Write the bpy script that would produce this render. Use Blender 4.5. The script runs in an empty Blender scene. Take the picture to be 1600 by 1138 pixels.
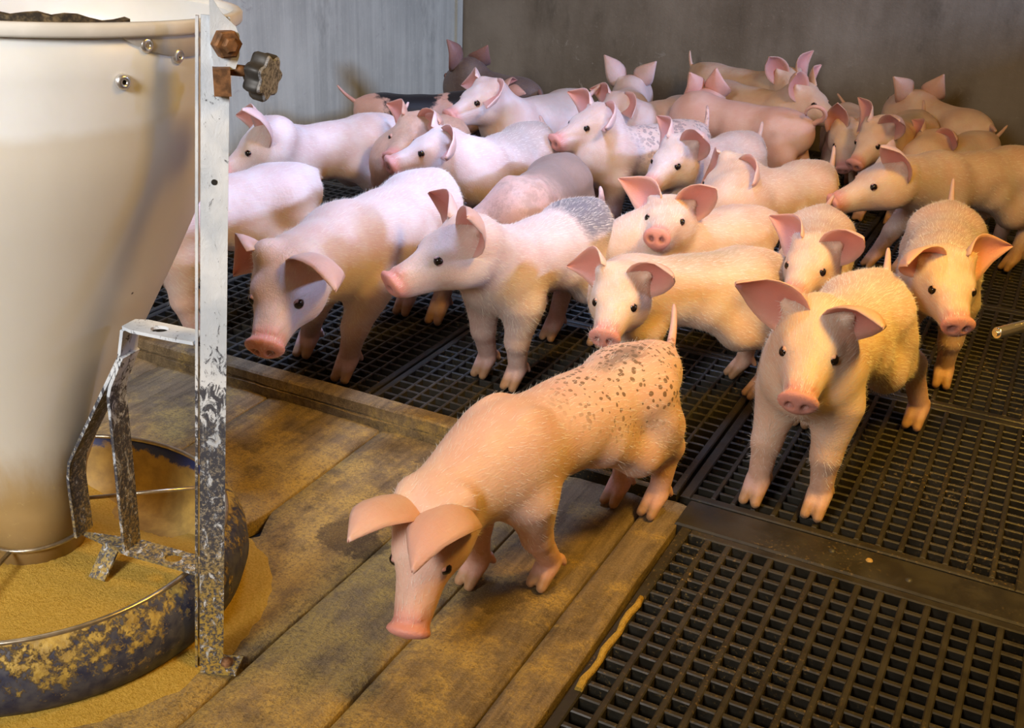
import bpy, math, random
import numpy as np
from mathutils import Vector, Matrix

random.seed(7)
rng = np.random.default_rng(7)
scene = bpy.context.scene
COL = scene.collection
rad = math.radians

# ------------------------------------------------------------------ camera
F_PX, W_PX, H_PX, CAM_H = 1700.0, 1600.0, 1138.0, 0.91
TH, RO, YA = rad(24.85620712), rad(2.17641768), rad(26.45439685)
ct, st, cr, sr, cy, sy = math.cos(TH), math.sin(TH), math.cos(RO), math.sin(RO), math.cos(YA), math.sin(YA)
CAM = np.array([0, 0, CAM_H])

def ray(u, v):
    X, Y = u - W_PX / 2, v - H_PX / 2
    x = X * cr + Y * sr; y = -X * sr + Y * cr
    fw = F_PX * ct - y * st; dn = F_PX * st + y * ct
    return np.array([x * cy - fw * sy, x * sy + fw * cy, -dn])

def at(u, v, z=0.0):
    r = ray(u, v)
    return CAM + r * ((CAM_H - z) / -r[2])

_o = ray(800, 569); _r = ray(801, 569) - _o; _d = ray(800, 570) - _o; _f = _o / F_PX
cd = bpy.data.cameras.new('camera'); cam = bpy.data.objects.new('camera', cd); COL.objects.link(cam)
cd.sensor_width = 36.0; cd.lens = F_PX / W_PX * 36.0; cd.clip_start = 0.02
cam.matrix_world = Matrix(((_r[0], -_d[0], -_f[0], 0), (_r[1], -_d[1], -_f[1], 0), (_r[2], -_d[2], -_f[2], CAM_H), (0, 0, 0, 1)))
scene.camera = cam

# ------------------------------------------------------------------ light
scene.view_settings.view_transform = 'Standard'
scene.view_settings.look = 'None'
scene.view_settings.gamma = 1.0
scene.view_settings.use_curve_mapping = False
scene.view_settings.exposure = 0.0
world = bpy.data.worlds.new('barn_air'); scene.world = world; world.use_nodes = True
world.node_tree.nodes['Background'].inputs[0].default_value = (1.0, 0.52, 0.15, 1)
world.node_tree.nodes['Background'].inputs[1].default_value = 0.16

def area(name, loc, target, size, power, color, size_y=None):
    l = bpy.data.lights.new(name, 'AREA'); l.energy = power; l.color = color; l.size = size
    if size_y: l.shape = 'RECTANGLE'; l.size_y = size_y
    o = bpy.data.objects.new(name, l); COL.objects.link(o); o.location = loc
    o.rotation_euler = (Vector(target) - Vector(loc)).to_track_quat('-Z', 'Y').to_euler()
    return o
# window far to the right shining over the pen partition, roof panel, doorway behind the viewer, heat lamp on the right
area('side_window_daylight', (3.3, 2.3, 1.75), (-1.9, 2.3, 0.30), 1.3, 210, (0.41, 0.575, 1.0), 0.32)
rl = area('roof_daylight', (-1.05, 1.80, 1.95), (-1.2, 2.0, 0.0), 0.4, 9, (0.42, 0.58, 1.0), 0.5); rl.data.spread = rad(75)
dl = area('doorway_daylight', (-0.75, -1.1, 1.5), (-1.05, 0.8, 0.5), 0.6, 8, (0.98, 0.95, 0.92), 0.6); dl.data.spread = rad(62)
hl = area('heat_lamp_light', (0.45, 1.25, 1.75), (-0.22, 1.75, 0.1), 0.35, 14, (1.0, 0.56, 0.085)); hl.data.spread = rad(105)

# ------------------------------------------------------------------ helpers
def link(name, me, mat=None, parent=None, smooth=False):
    o = bpy.data.objects.new(name, me); COL.objects.link(o)
    if mat is not None: me.materials.append(mat)
    if parent is not None: o.parent = parent
    if smooth: me.polygons.foreach_set('use_smooth', [True] * len(me.polygons))
    return o

def tag(o, label=None, cat=None, group=None, kind=None):
    if label: o['label'] = label
    if cat: o['category'] = cat
    if group: o['group'] = group
    if kind: o['kind'] = kind
    return o

def empty(name, loc=(0, 0, 0), rz=0.0):
    o = bpy.data.objects.new(name, None); COL.objects.link(o); o.location = loc; o.rotation_euler = (0, 0, rz)
    o.empty_display_size = 0.05
    return o

class MB:
    def __init__(s): s.v = []; s.f = []; s.sm = []
    def add(s, V, Fc, smooth=False):
        n = len(s.v); s.v += [tuple(map(float, p)) for p in V]; s.f += [tuple(i + n for i in q) for q in Fc]; s.sm += [smooth] * len(Fc)
    def box(s, x0, x1, y0, y1, z0, z1, ch=0.0):
        if ch <= 0:
            V = [(x, y, z) for z in (z0, z1) for y in (y0, y1) for x in (x0, x1)]
            s.add(V, [(0, 2, 3, 1), (4, 5, 7, 6), (0, 1, 5, 4), (2, 6, 7, 3), (0, 4, 6, 2), (1, 3, 7, 5)])
        else:
            a = ch
            V = [(x0, y0, z0), (x1, y0, z0), (x1, y1, z0), (x0, y1, z0), (x0, y0, z1 - a), (x1, y0, z1 - a), (x1, y1, z1 - a), (x0, y1, z1 - a),
                 (x0 + a, y0 + a, z1), (x1 - a, y0 + a, z1), (x1 - a, y1 - a, z1), (x0 + a, y1 - a, z1)]
            s.add(V, [(3, 2, 1, 0), (0, 1, 5, 4), (1, 2, 6, 5), (2, 3, 7, 6), (3, 0, 4, 7), (4, 5, 9, 8), (5, 6, 10, 9), (6, 7, 11, 10), (7, 4, 8, 11), (8, 9, 10, 11)])
    def bar(s, a, b, up, w, t, ch=0.0):
        """flat bar from a to b, width w across 'side', thickness t along 'up'"""
        a = np.array(a, float); b = np.array(b, float); d = b - a; d /= np.linalg.norm(d)
        u = np.array(up, float); u -= d * (u @ d); u /= np.linalg.norm(u); c = np.cross(d, u)
        V = []
        for p in (a, b):
            for sx, sz in ((-1, -1), (1, -1), (1, 1), (-1, 1)): V.append(p + c * sx * w / 2 + u * sz * t / 2)
        s.add(V, [(0, 1, 2, 3), (7, 6, 5, 4), (0, 4, 5, 1), (1, 5, 6, 2), (2, 6, 7, 3), (3, 7, 4, 0)])
    def tube(s, pts, r, n=10, closed=False, caps=True):
        P = [np.array(p, float) for p in pts]; m = len(P); R = r if hasattr(r, '__len__') else [r] * m
        T = []
        for i in range(m):
            if closed: t = P[(i + 1) % m] - P[i - 1]
            else: t = P[min(i + 1, m - 1)] - P[max(i - 1, 0)]
            T.append(t / np.linalg.norm(t))
        u = np.cross(T[0], (0.0, 0.0, 1.0))
        if np.linalg.norm(u) < 1e-3: u = np.cross(T[0], (0.0, 1.0, 0.0))
        u /= np.linalg.norm(u); V = []
        for i in range(m):
            u = u - T[i] * (u @ T[i]); u /= np.linalg.norm(u); w = np.cross(T[i], u)
            for k in range(n):
                a = 2 * math.pi * k / n; V.append(P[i] + (u * math.cos(a) + w * math.sin(a)) * R[i])
        Fc = []
        for i in range(m if closed else m - 1):
            j = (i + 1) % m
            for k in range(n): Fc.append((i * n + k, i * n + (k + 1) % n, j * n + (k + 1) % n, j * n + k))
        s.add(V, Fc, True)
        if caps and not closed:
            base = len(s.v) - m * n
            s.f.append(tuple(base + k for k in reversed(range(n)))); s.sm.append(False)
            s.f.append(tuple(base + (m - 1) * n + k for k in range(n))); s.sm.append(False)
    def lathe(s, prof, c=(0, 0), n=64, close=False):
        V = []; m = len(prof)
        for r, z in prof:
            for k in range(n):
                a = 2 * math.pi * k / n; V.append((c[0] + r * math.cos(a), c[1] + r * math.sin(a), z))
        Fc = []
        for i in range(m if close else m - 1):
            j = (i + 1) % m
            for k in range(n): Fc.append((i * n + k, i * n + (k + 1) % n, j * n + (k + 1) % n, j * n + k))
        s.add(V, Fc, True)
    def build(s, name, mat, parent=None):
        me = bpy.data.meshes.new(name); me.from_pydata(s.v, [], s.f); me.update()
        me.polygons.foreach_set('use_smooth', s.sm)
        return link(name, me, mat, parent)

# ------------------------------------------------------------------ materials
class NT:
    def __init__(s, name):
        s.m = bpy.data.materials.new(name); s.m.use_nodes = True; s.t = s.m.node_tree; s.b = s.t.nodes['Principled BSDF']
        s.tc = s.t.nodes.new('ShaderNodeTexCoord')
    def n(s, typ, **kw):
        nd = s.t.nodes.new(typ)
        for k, v in kw.items(): setattr(nd, k, v)
        return nd
    def inp(s, sock, v):
        if hasattr(v, 'is_output'): s.t.links.new(v, sock)
        elif v is not None:
            if sock.type == 'RGBA' and len(v) == 3: v = (*v, 1)
            sock.default_value = v
    def noise(s, scale, detail=4, rough=0.55, vec=None, dist=0.0):
        nd = s.n('ShaderNodeTexNoise'); s.inp(nd.inputs['Scale'], scale); s.inp(nd.inputs['Detail'], detail); s.inp(nd.inputs['Roughness'], rough); s.inp(nd.inputs['Distortion'], dist)
        s.t.links.new(vec or s.tc.outputs['Object'], nd.inputs['Vector']); return nd.outputs['Fac']
    def vor(s, scale, vec=None, feature='F1'):
        nd = s.n('ShaderNodeTexVoronoi', feature=feature); nd.inputs['Scale'].default_value = scale
        s.t.links.new(vec or s.tc.outputs['Object'], nd.inputs['Vector']); return nd.outputs['Distance']
    def map(s, loc=(0, 0, 0), sc=(1, 1, 1), vec=None):
        nd = s.n('ShaderNodeMapping'); nd.inputs['Location'].default_value = loc; nd.inputs['Scale'].default_value = sc
        s.t.links.new(vec or s.tc.outputs['Object'], nd.inputs['Vector']); return nd.outputs[0]
    def math(s, op, a, b=None, c=None):
        nd = s.n('ShaderNodeMath', operation=op); s.inp(nd.inputs[0], a)
        if b is not None: s.inp(nd.inputs[1], b)
        if c is not None: s.inp(nd.inputs[2], c)
        return nd.outputs[0]
    def ramp(s, v, lo, hi, a=0.0, b=1.0):
        nd = s.n('ShaderNodeMapRange', interpolation_type='SMOOTHSTEP'); s.inp(nd.inputs['Value'], v)
        nd.inputs['From Min'].default_value = lo; nd.inputs['From Max'].default_value = hi; nd.inputs['To Min'].default_value = a; nd.inputs['To Max'].default_value = b
        return nd.outputs[0]
    def mix(s, f, a, b, mode='MIX'):
        nd = s.n('ShaderNodeMix', data_type='RGBA', blend_type=mode); s.inp(nd.inputs[0], f); s.inp(nd.inputs[6], a); s.inp(nd.inputs[7], b); return nd.outputs[2]
    def sep(s, vec=None):
        nd = s.n('ShaderNodeSeparateXYZ'); s.t.links.new(vec or s.tc.outputs['Object'], nd.inputs[0]); return nd.outputs
    def length(s, vec):
        nd = s.n('ShaderNodeVectorMath', operation='LENGTH'); s.t.links.new(vec, nd.inputs[0]); return nd.outputs['Value']
    def bump(s, h, strength=0.3, dist=0.005):
        nd = s.n('ShaderNodeBump'); nd.inputs['Strength'].default_value = strength; nd.inputs['Distance'].default_value = dist
        s.t.links.new(h, nd.inputs['Height']); s.t.links.new(nd.outputs[0], s.b.inputs['Normal'])
    def out(s, color=None, rough=0.6, metal=0.0, spec=None):
        if color is not None: s.inp(s.b.inputs['Base Color'], color)
        s.inp(s.b.inputs['Roughness'], rough); s.inp(s.b.inputs['Metallic'], metal)
        if spec is not None: s.b.inputs['Specular IOR Level'].default_value = spec
        return s.m

def mat_plain(name, col, rough=0.5, metal=0.0, var=0.25, scale=40):
    t = NT(name); n = t.noise(scale, 4)
    return t.out(t.mix(t.ramp(n, 0.3, 0.7), tuple(c * (1 - var) for c in col), col), rough, metal)

def mat_wood(name, seed, tone=1.0):
    t = NT(name)
    g = t.map((seed * 3.1, seed * 1.7, 0), (70, 5, 30)); grain = t.noise(1.0, 8, 0.7, g, 0.4)
    blot = t.noise(6.0 + seed % 3, 6, 0.7); fine = t.noise(190, 3, 0.8); dust = t.noise(13.0, 8, 0.75); mid = t.noise(45, 5, 0.7)
    c = t.mix(t.ramp(grain, 0.28, 0.72), (0.115 * tone, 0.078 * tone, 0.040 * tone), (0.30 * tone, 0.215 * tone, 0.115 * tone))
    c = t.mix(t.ramp(mid, 0.45, 0.7, 0, 0.6), c, (0.25 * tone, 0.185 * tone, 0.11 * tone))
    c = t.mix(t.ramp(blot, 0.55, 0.68, 0, 0.7), c, (0.07 * tone, 0.048 * tone, 0.026 * tone))
    near_ = t.ramp(t.length(t.map((1.0, -0.85, 0), (1, 1, 0))), 0.75, 0.25, -0.06, 0.10)
    d_ = t.math('ADD', t.math('MULTIPLY', t.ramp(t.math('ADD', dust, near_), 0.44, 0.66), t.ramp(fine, 0.30, 0.62, 0.15, 0.95)), 0.0)
    c = t.mix(d_, c, (0.50, 0.34, 0.09))
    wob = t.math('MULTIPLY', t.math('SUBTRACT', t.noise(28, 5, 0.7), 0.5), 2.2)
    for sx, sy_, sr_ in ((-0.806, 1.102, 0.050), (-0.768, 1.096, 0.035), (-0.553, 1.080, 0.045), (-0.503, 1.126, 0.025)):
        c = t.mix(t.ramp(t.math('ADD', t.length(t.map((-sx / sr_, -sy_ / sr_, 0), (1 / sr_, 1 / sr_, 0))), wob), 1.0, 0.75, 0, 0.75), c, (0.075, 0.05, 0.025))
    grit = t.noise(420, 3, 0.8); c = t.mix(t.ramp(grit, 0.52, 0.70, 0, 0.55), c, (0.055, 0.04, 0.022)); c = t.mix(t.ramp(grit, 0.46, 0.30, 0, 0.45), c, (0.50, 0.38, 0.17))
    t.bump(t.math('ADD', t.math('ADD', t.math('MULTIPLY', grain, 0.8), t.math('MULTIPLY', fine, 0.6)), mid), 0.75, 0.005)
    return t.out(c, 0.8)

def mat_steel_dusty(name):
    """galvanised flat bar, bluish above, scuffed dark and caked with feed low down"""
    t = NT(name); z = t.sep()[2]
    v = t.map((0, 0, 0), (1, 1, 0.55)); n1 = t.noise(95, 7, 0.75, v, 0.8); n2 = t.noise(230, 4, 0.75); n3 = t.noise(14, 4)
    c = t.mix(t.ramp(n3, 0.35, 0.65), (0.50, 0.56, 0.63), (0.72, 0.76, 0.80))
    zr = t.ramp(z, 0.50, 0.24)
    c = t.mix(t.ramp(t.math('ADD', n1, t.math('MULTIPLY', zr, 0.22)), 0.60, 0.68), c, (0.055, 0.058, 0.075))
    c = t.mix(t.math('MULTIPLY', t.ramp(n2, 0.50, 0.62), t.ramp(z, 0.40, 0.2, 0, 0.75)), c, (0.42, 0.37, 0.27))
    c = t.mix(t.math('MULTIPLY', t.ramp(t.math('ADD', n2, t.math('MULTIPLY', n1, 0.5)), 0.66, 0.86), t.ramp(z, 0.22, 0.05)), c, (0.46, 0.32, 0.06))
    t.bump(n1, 0.4, 0.003)
    return t.out(c, 0.5, 0.05)

M = {}
M['grate'] = None
def mat_grate(name, tone):
    t = NT(name); n = t.noise(22, 5, 0.65); f = t.noise(170, 3, 0.7); b = t.noise(3.0, 4)
    c = t.mix(t.ramp(n, 0.35, 0.7), tuple(0.7 * x for x in tone), tone)
    c = t.mix(t.math('MULTIPLY', t.ramp(f, 0.56, 0.72), t.ramp(b, 0.4, 0.65)), c, (0.30, 0.20, 0.07))
    t.bump(n, 0.25, 0.002)
    return t.out(c, t.ramp(n, 0.3, 0.7, 0.35, 0.65))
M['grate'] = mat_grate('dark_plastic_grate', (0.036, 0.033, 0.027))
M['grate2'] = mat_grate('brown_plastic_grate', (0.030, 0.026, 0.018))
t = NT('slurry'); M['slurry'] = t.out(t.mix(t.noise(7, 4), (0.006, 0.006, 0.006), (0.014, 0.012, 0.01)), 0.18)
WOOD = [mat_wood('weathered_plank_%s' % w, i, tn) for i, (w, tn) in enumerate((('a', 0.9), ('b', 0.76), ('c', 0.98), ('d', 0.84)))]
M['kerbwood'] = mat_wood('kerb_wood', 9, 0.8)
M['lath'] = mat_plain('yellow_lath', (0.5, 0.33, 0.12), 0.7)
M['steel'] = mat_steel_dusty('galvanised_bar')
M['wire'] = mat_plain('bright_wire', (0.62, 0.55, 0.42), 0.28, 0.9, 0.3, 90)
M['rivet'] = mat_plain('aluminium_rivet', (0.78, 0.78, 0.78), 0.3, 0.9, 0.1)
M['rust'] = mat_plain('rusty_iron', (0.30, 0.145, 0.06), 0.7, 0.3, 0.65, 120)
M['black'] = mat_plain('black_plastic', (0.05, 0.048, 0.045), 0.5, 0, 0.5, 60)
M['chrome'] = mat_plain('stainless_pipe', (0.86, 0.85, 0.83), 0.18, 0.95, 0.05)
M['hole'] = mat_plain('dark_hole', (0.012, 0.01, 0.008), 0.8)

def mat_knob_face():
    t = NT('worn_knob_face'); n = t.noise(260, 4, 0.7)
    return t.out(t.mix(t.ramp(n, 0.35, 0.62), (0.09, 0.1, 0.12), (0.42, 0.45, 0.5)), 0.6)
M['knobface'] = mat_knob_face()

def mat_hopper():
    t = NT('milky_plastic_hopper'); z = t.sep()[2]
    st_ = t.noise(1.0, 5, 0.6, t.map((0, 0, 0), (22, 22, 3))); n = t.noise(7, 5); f = t.noise(120, 4, 0.7)
    c = t.mix(t.ramp(n, 0.3, 0.7), (0.70, 0.71, 0.69), (0.80, 0.81, 0.80))
    zz = t.math('ADD', z, t.math('MULTIPLY', n, 0.035))
    c = t.mix(t.ramp(zz, 0.682, 0.664, 0, 0.85), c, t.mix(st_, (0.62, 0.57, 0.48), (0.69, 0.64, 0.55)))
    c = t.mix(t.ramp(zz, 0.60, 0.35, 0, 0.75), c, (0.70, 0.66, 0.57))
    zl = t.math('ADD', z, t.math('MULTIPLY', st_, 0.11))
    c = t.mix(t.ramp(zl, 0.33, 0.22), c, t.mix(t.ramp(n, 0.3, 0.7), (0.36, 0.24, 0.10), (0.46, 0.31, 0.13)))
    c = t.mix(t.math('MULTIPLY', t.ramp(f, 0.6, 0.75), t.ramp(zl, 0.40, 0.2, 0, 0.6)), c, (0.62, 0.47, 0.2))
    sp = t.ramp(t.vor(24), 0.06, 0.03); sp = t.math('MULTIPLY', sp, t.ramp(t.noise(9, 2), 0.55, 0.6))
    c = t.mix(sp, c, (0.05, 0.04, 0.03))
    t.b.inputs['Subsurface Weight'].default_value = 0.12; t.b.inputs['Subsurface Radius'].default_value = (0.02, 0.015, 0.008); t.b.inputs['Subsurface Scale'].default_value = 0.6
    return t.out(c, 0.38)
M['hopper'] = mat_hopper()
t = NT('rim_plastic'); n = t.noise(14, 5); M['rim'] = t.out(t.mix(t.ramp(n, 0.35, 0.7), (0.68, 0.67, 0.62), (0.84, 0.83, 0.79)), 0.45)
t = NT('dark_lid'); n = t.noise(80, 5, 0.7); M['lid'] = t.out(t.mix(t.ramp(n, 0.4, 0.7), (0.03, 0.022, 0.014), (0.22, 0.16, 0.08)), 0.85)

def mat_trough():
    t = NT('blue_trough_with_feed_crust')
    n = t.noise(62, 9, 0.75, None, 0.1); n2 = t.noise(9, 4); z = t.sep()[2]
    h = t.math('ADD', t.math('ADD', t.math('MULTIPLY', n, 0.75), t.math('MULTIPLY', n2, 0.4)), t.math('MULTIPLY', z, 1.6))
    c = t.mix(t.ramp(t.noise(60, 4), 0.3, 0.7), (0.020, 0.025, 0.062), (0.085, 0.085, 0.10))
    m = t.ramp(h, 0.68, 0.76)
    c = t.mix(m, c, t.mix(t.ramp(t.noise(90, 4), 0.3, 0.7), (0.30, 0.20, 0.05), (0.52, 0.36, 0.075)))
    t.bump(t.math('MULTIPLY', m, t.noise(70, 5)), 0.7, 0.006)
    return t.out(c, 0.6)
M['trough'] = mat_trough()
t = NT('trough_inside'); n = t.noise(24, 6, 0.7); z = t.sep()[2]
_m = t.ramp(t.math('ADD', t.math('MULTIPLY', n, 0.05), z), 0.118, 0.112)
M['trough_in'] = t.out(t.mix(_m, (0.03, 0.045, 0.17), t.mix(t.ramp(n, 0.3, 0.7), (0.30, 0.19, 0.055), (0.5, 0.33, 0.08))), 0.55)
t = NT('feed_meal'); n = t.noise(320, 4, 0.8); n2 = t.noise(14, 5)
t.bump(t.math('ADD', t.math('ADD', n, t.noise(110, 4, 0.7)), t.math('MULTIPLY', n2, 1.2)), 1.0, 0.006)
M['feed'] = t.out(t.mix(t.ramp(n, 0.3, 0.7), t.mix(n2, (0.56, 0.31, 0.016), (0.72, 0.43, 0.04)), (0.88, 0.60, 0.12)), 0.9)

def mat_wall(name, dark, light, streak, seed):
    t = NT(name)
    st_ = t.noise(1.0, 6, 0.6, t.map((seed, 0, 0), streak)); bl = t.noise(2.6, 6, 0.62); f = t.noise(60, 4, 0.7)
    c = t.mix(t.ramp(t.math('ADD', t.math('MULTIPLY', st_, 0.5), t.math('MULTIPLY', bl, 0.5)), 0.35, 0.66), dark, light)
    c = t.mix(t.ramp(f, 0.55, 0.75, 0, 0.35), c, tuple(1.25 * x for x in light))
    dk = t.math('MULTIPLY', t.ramp(t.noise(1.0, 5, 0.7, t.map((seed * 2, 1, 0), (5, 5, 2.2))), 0.55, 0.72), 0.55); c = t.mix(dk, c, tuple(0.55 * x for x in dark))
    sc = t.math('MULTIPLY', t.ramp(t.noise(16, 6, 0.75, None, 1.2), 0.60, 0.66), t.ramp(t.noise(3, 2), 0.44, 0.58, 0, 0.6))
    c = t.mix(sc, c, (0.42, 0.38, 0.31))
    t.bump(t.math('ADD', f, bl), 0.25, 0.004)
    return t.out(c, 0.55)
M['wall_left'] = mat_wall('galvanised_partition', (0.43, 0.42, 0.335), (0.64, 0.62, 0.49), (30, 30, 1.2), 2.0)
M['wall_back'] = mat_wall('stained_concrete', (0.17, 0.135, 0.09), (0.31, 0.26, 0.19), (6, 6, 1.5), 5.0)

# ------------------------------------------------------------------ setting
AW, BW = -2.25, 3.95     # left wall plane, back wall plane
mb = MB(); mb.box(AW - 0.06, AW, -0.3, BW + 0.06, -0.4, 1.3)
tag(mb.build('wall_left', M['wall_left']), 'pale grey galvanised partition left of the corner', kind='structure')
mb = MB(); mb.box(AW, 1.6, BW, BW + 0.08, -0.4, 1.3)
tag(mb.build('wall_back', M['wall_back']), 'stained brown grey concrete wall behind the piglets', kind='structure')
mb = MB(); mb.box(AW, AW + 0.012, BW - 0.055, BW - 0.012, -0.05, 1.3, 0.003)
tag(mb.build('trim_1', M['wall_left']), 'galvanised edge strip in the corner of the pen', kind='structure')
mb = MB(); mb.box(1.05, 1.11, 1.72, BW, -0.4, 0.92); mb.box(1.05, 1.11, -0.3, 1.72, -0.4, 1.7)  # taller front section is unseen, added to keep window light off the foreground
tag(mb.build('wall_right', M['wall_back']), 'low concrete partition right of the pen, its tall unseen front part added for shade', kind='structure')
floor = tag(empty('floor'), 'pen floor of dark slatted grates and a plank platform', kind='structure')
mb = MB(); mb.add([(AW - 0.1, -0.4, -0.32), (1.8, -0.4, -0.32), (1.8, BW + 0.1, -0.32), (AW - 0.1, BW + 0.1, -0.32)], [(0, 1, 2, 3)])
mb.build('slurry_surface', M['slurry'], floor)

def grate_mesh(name, w, l, pa, pb, wa, wb, frame, hgt=0.024, top=0.0):
    mb = MB()
    for (x0, x1, y0, y1) in ((0, frame, 0, l), (w - frame, w, 0, l), (frame, w - frame, 0, frame), (frame, w - frame, l - frame, l)):
        mb.box(x0, x1, y0, y1, -hgt, top, 0.002)
    na = max(2, round((w - 2 * frame) / pa)); nb = max(2, round((l - 2 * frame) / pb))
    for i in range(1, na):
        x = frame + (w - 2 * frame) * i / na; mb.box(x - wa / 2, x + wa / 2, frame, l - frame, -hgt, top, min(0.0016, wa * 0.3))
    for j in range(1, nb):
        y = frame + (l - 2 * frame) * j / nb; mb.box(frame, w - frame, y - wb / 2, y + wb / 2, -hgt, top - 0.0012, min(0.0016, wb * 0.3))
    me = bpy.data.meshes.new(name); me.from_pydata(mb.v, [], mb.f); me.update(); return me

acol = [AW, -1.66, -1.04, -0.42, 0.10, 0.62]
brow = [1.455, 2.02, 2.63, 3.24, 3.85]
gm = {}
def grate(a0, a1, b0, b1, thick, first=[0]):
    key = (round(a1 - a0, 3), round(b1 - b0, 3), thick)
    if key not in gm:
        if thick == 'bold': me = grate_mesh('floor_grate', a1 - a0, b1 - b0, 0.0315, 0.0265, 0.0095, 0.0085, 0.016)
        elif thick == 'mid': me = grate_mesh('floor_grate', a1 - a0, b1 - b0, 0.0318, 0.0245, 0.0085, 0.006, 0.017)
        else: me = grate_mesh('floor_grate', a1 - a0, b1 - b0, 0.0305, 0.0275, 0.0062, 0.0056, 0.013)
        me.materials.append(M['grate'] if thick == 'fine' else M['grate2']); gm[key] = me
    o = bpy.data.objects.new('floor_grate', gm[key]); COL.objects.link(o); o.parent = floor; o.location = (a0, b0, 0)
for j in range(4):
    for i in range(5):
        if acol[i] > 0.3 and j < 1: continue
        g = 0.003
        grate(acol[i] + g, acol[i + 1] - g, brow[j] + g, brow[j + 1] - g, 'fine' if i < 3 else 'mid')
for i in range(5): grate(acol[i] + 0.003, acol[i + 1] - 0.003, 3.853, BW, 'fine')
grate(-0.385, 0.118, 0.76, 1.375, 'bold'); grate(0.124, 0.62, 0.76, 1.375, 'bold'); grate(-0.385, 0.118, 0.14, 0.754, 'bold')
mb = MB(); mb.box(-0.398, 0.9, 1.377, 1.453, -0.03, 0.001, 0.003)
cb = mb.build('cross_beam', M['grate2'], floor)
for px in ((1358, 877), (1420, 908), (1300, 862)):
    p = at(*px, 0.0); mb = MB(); mb.lathe([(0.0001, 0.0035), (0.004, 0.003), (0.0055, 0.0008)], (p[0], p[1]), 10); mb.build('screw_head', M['lath'] if px[0] == 1358 else M['black'], cb)
for b in brow[1:]:
    mb = MB(); mb.box(AW, 1.2, b - 0.02, b + 0.02, -0.12, -0.026); mb.build('support_beam', M['grate'], floor)
for a in acol[1:]:
    mb = MB(); mb.box(a - 0.018, a + 0.018, 1.46, BW, -0.16, -0.122); mb.build('support_beam', M['grate'], floor)
mb = MB(); mb.box(-0.40, 0.6, 1.045, 1.058, -0.075, -0.045); mb.build('support_lath', M['lath'], floor)

# plank platform: boards run along +b, each its own piece with a worn, uneven outline
def plank(a0, a1, b0, b1, z0, z1, mat, notch=(), seed=0):
    r = np.random.default_rng(100 + seed); n = 64; mb = MB(); V = []; na = 9
    bs = np.linspace(b0, b1, n)
    wob = lambda: np.convolve(r.normal(size=n + 8), np.ones(9) / 9, 'valid') * 0.0026
    la, ra = a0 + 0.0015 + abs(wob()), a1 - 0.0015 - abs(wob())
    for (side, bc, w, d) in notch:
        k = np.exp(-((bs - bc) / w) ** 4) * d
        if side == 'l': la = la + k
        else: ra = ra - k
    top = [wob() * 0.35 for _ in range(na)]
    for i in range(n):
        row = [(la[i], bs[i], z0), (la[i], bs[i], z1 - 0.007)]
        for k in range(na):
            s = (k + 0.5) / na; s = 0.5 - 0.5 * math.cos(math.pi * s) if k in (0, na - 1) else s
            e = 0.003 * math.exp(-(min(s, 1 - s) / 0.03) ** 2)
            row.append((la[i] + (ra[i] - la[i]) * s, bs[i], z1 + top[k][i] - e))
        row += [(ra[i], bs[i], z1 - 0.007), (ra[i], bs[i], z0)]; V += row
    m = na + 4; Fc = []
    for i in range(n - 1):
        for k in range(m - 1): Fc.append((i * m + k, (i + 1) * m + k, (i + 1) * m + k + 1, i * m + k + 1)[::-1])
    Fc.append(tuple(range(m))); Fc.append(tuple(reversed(range((n - 1) * m, n * m))))
    mb.add(V, Fc, True); o = mb.build('plank', mat, floor)
    return o
seams = [-2.25, -1.98, -1.72, -1.46, -1.195, -0.947, -0.752, -0.603, -0.456, -0.392]
for i in range(len(seams) - 1):
    nt = []
    if seams[i + 1] == -0.947: nt = [('r', 1.045, 0.022, 0.014)]
    if seams[i] == -0.947: nt = [('l', 1.04, 0.028, 0.026)]
    plank(seams[i], seams[i + 1], -0.5, 1.398 if seams[i] < -0.85 else 1.435 - 0.012 * (i % 2), -0.03, 0.0, WOOD[i % 4], nt, i)
mb = MB(); mb.box(AW, -0.40, -0.5, 1.40, -0.06, -0.031); mb.build('platform_joists', M['hole'], floor)

# kerb board with split weathered layers
def kerb():
    r = np.random.default_rng(5); n = 90; a = np.linspace(AW + 0.01, -0.73, n); mb = MB()
    w = lambda s: np.convolve(r.normal(size=n + 6), np.ones(7) / 7, 'valid') * s
    prof = [(1.437, -0.02), (1.436, 0.038), (1.434, 0.041), (1.404, 0.041), (1.400, 0.038), (1.3985, 0.022), (1.4035, 0.0195), (1.3975, 0.017), (1.3985, 0.0), (1.40, -0.02)]
    offs = [(w(0.0006), w(0.0006)) for _ in prof]; offs[5] = (w(0.002), w(0.003)); offs[6] = (abs(w(0.004)), w(0.003)); offs[7] = (w(0.002), w(0.003))
    V = []
    for i in range(n):
        for (b, z), (ob, oz) in zip(prof, offs): V.append((a[i], b + ob[i], z + oz[i]))
    m = len(prof); Fc = [(i * m + k, i * m + (k + 1) % m, (i + 1) * m + (k + 1) % m, (i + 1) * m + k) for i in range(n - 1) for k in range(m)]
    Fc += [tuple(reversed(range(m))), tuple(range((n - 1) * m, n * m))]
    mb.add(V, Fc); return mb.build('kerb_board', M['kerbwood'], floor)
kerb()
mb = MB()
mb.tube([(-0.374 + 0.002 * math.sin(k * 1.9), 1.175 - 0.021 * k, 0.001) for k in range(11)], [0.004 + 0.0015 * abs(math.sin(k * 2.3)) for k in range(11)], 6)
tag(mb.build('feed_residue', M['feed']), 'thin yellow line of spilled feed along the platform edge', 'feed', kind='stuff')

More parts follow.
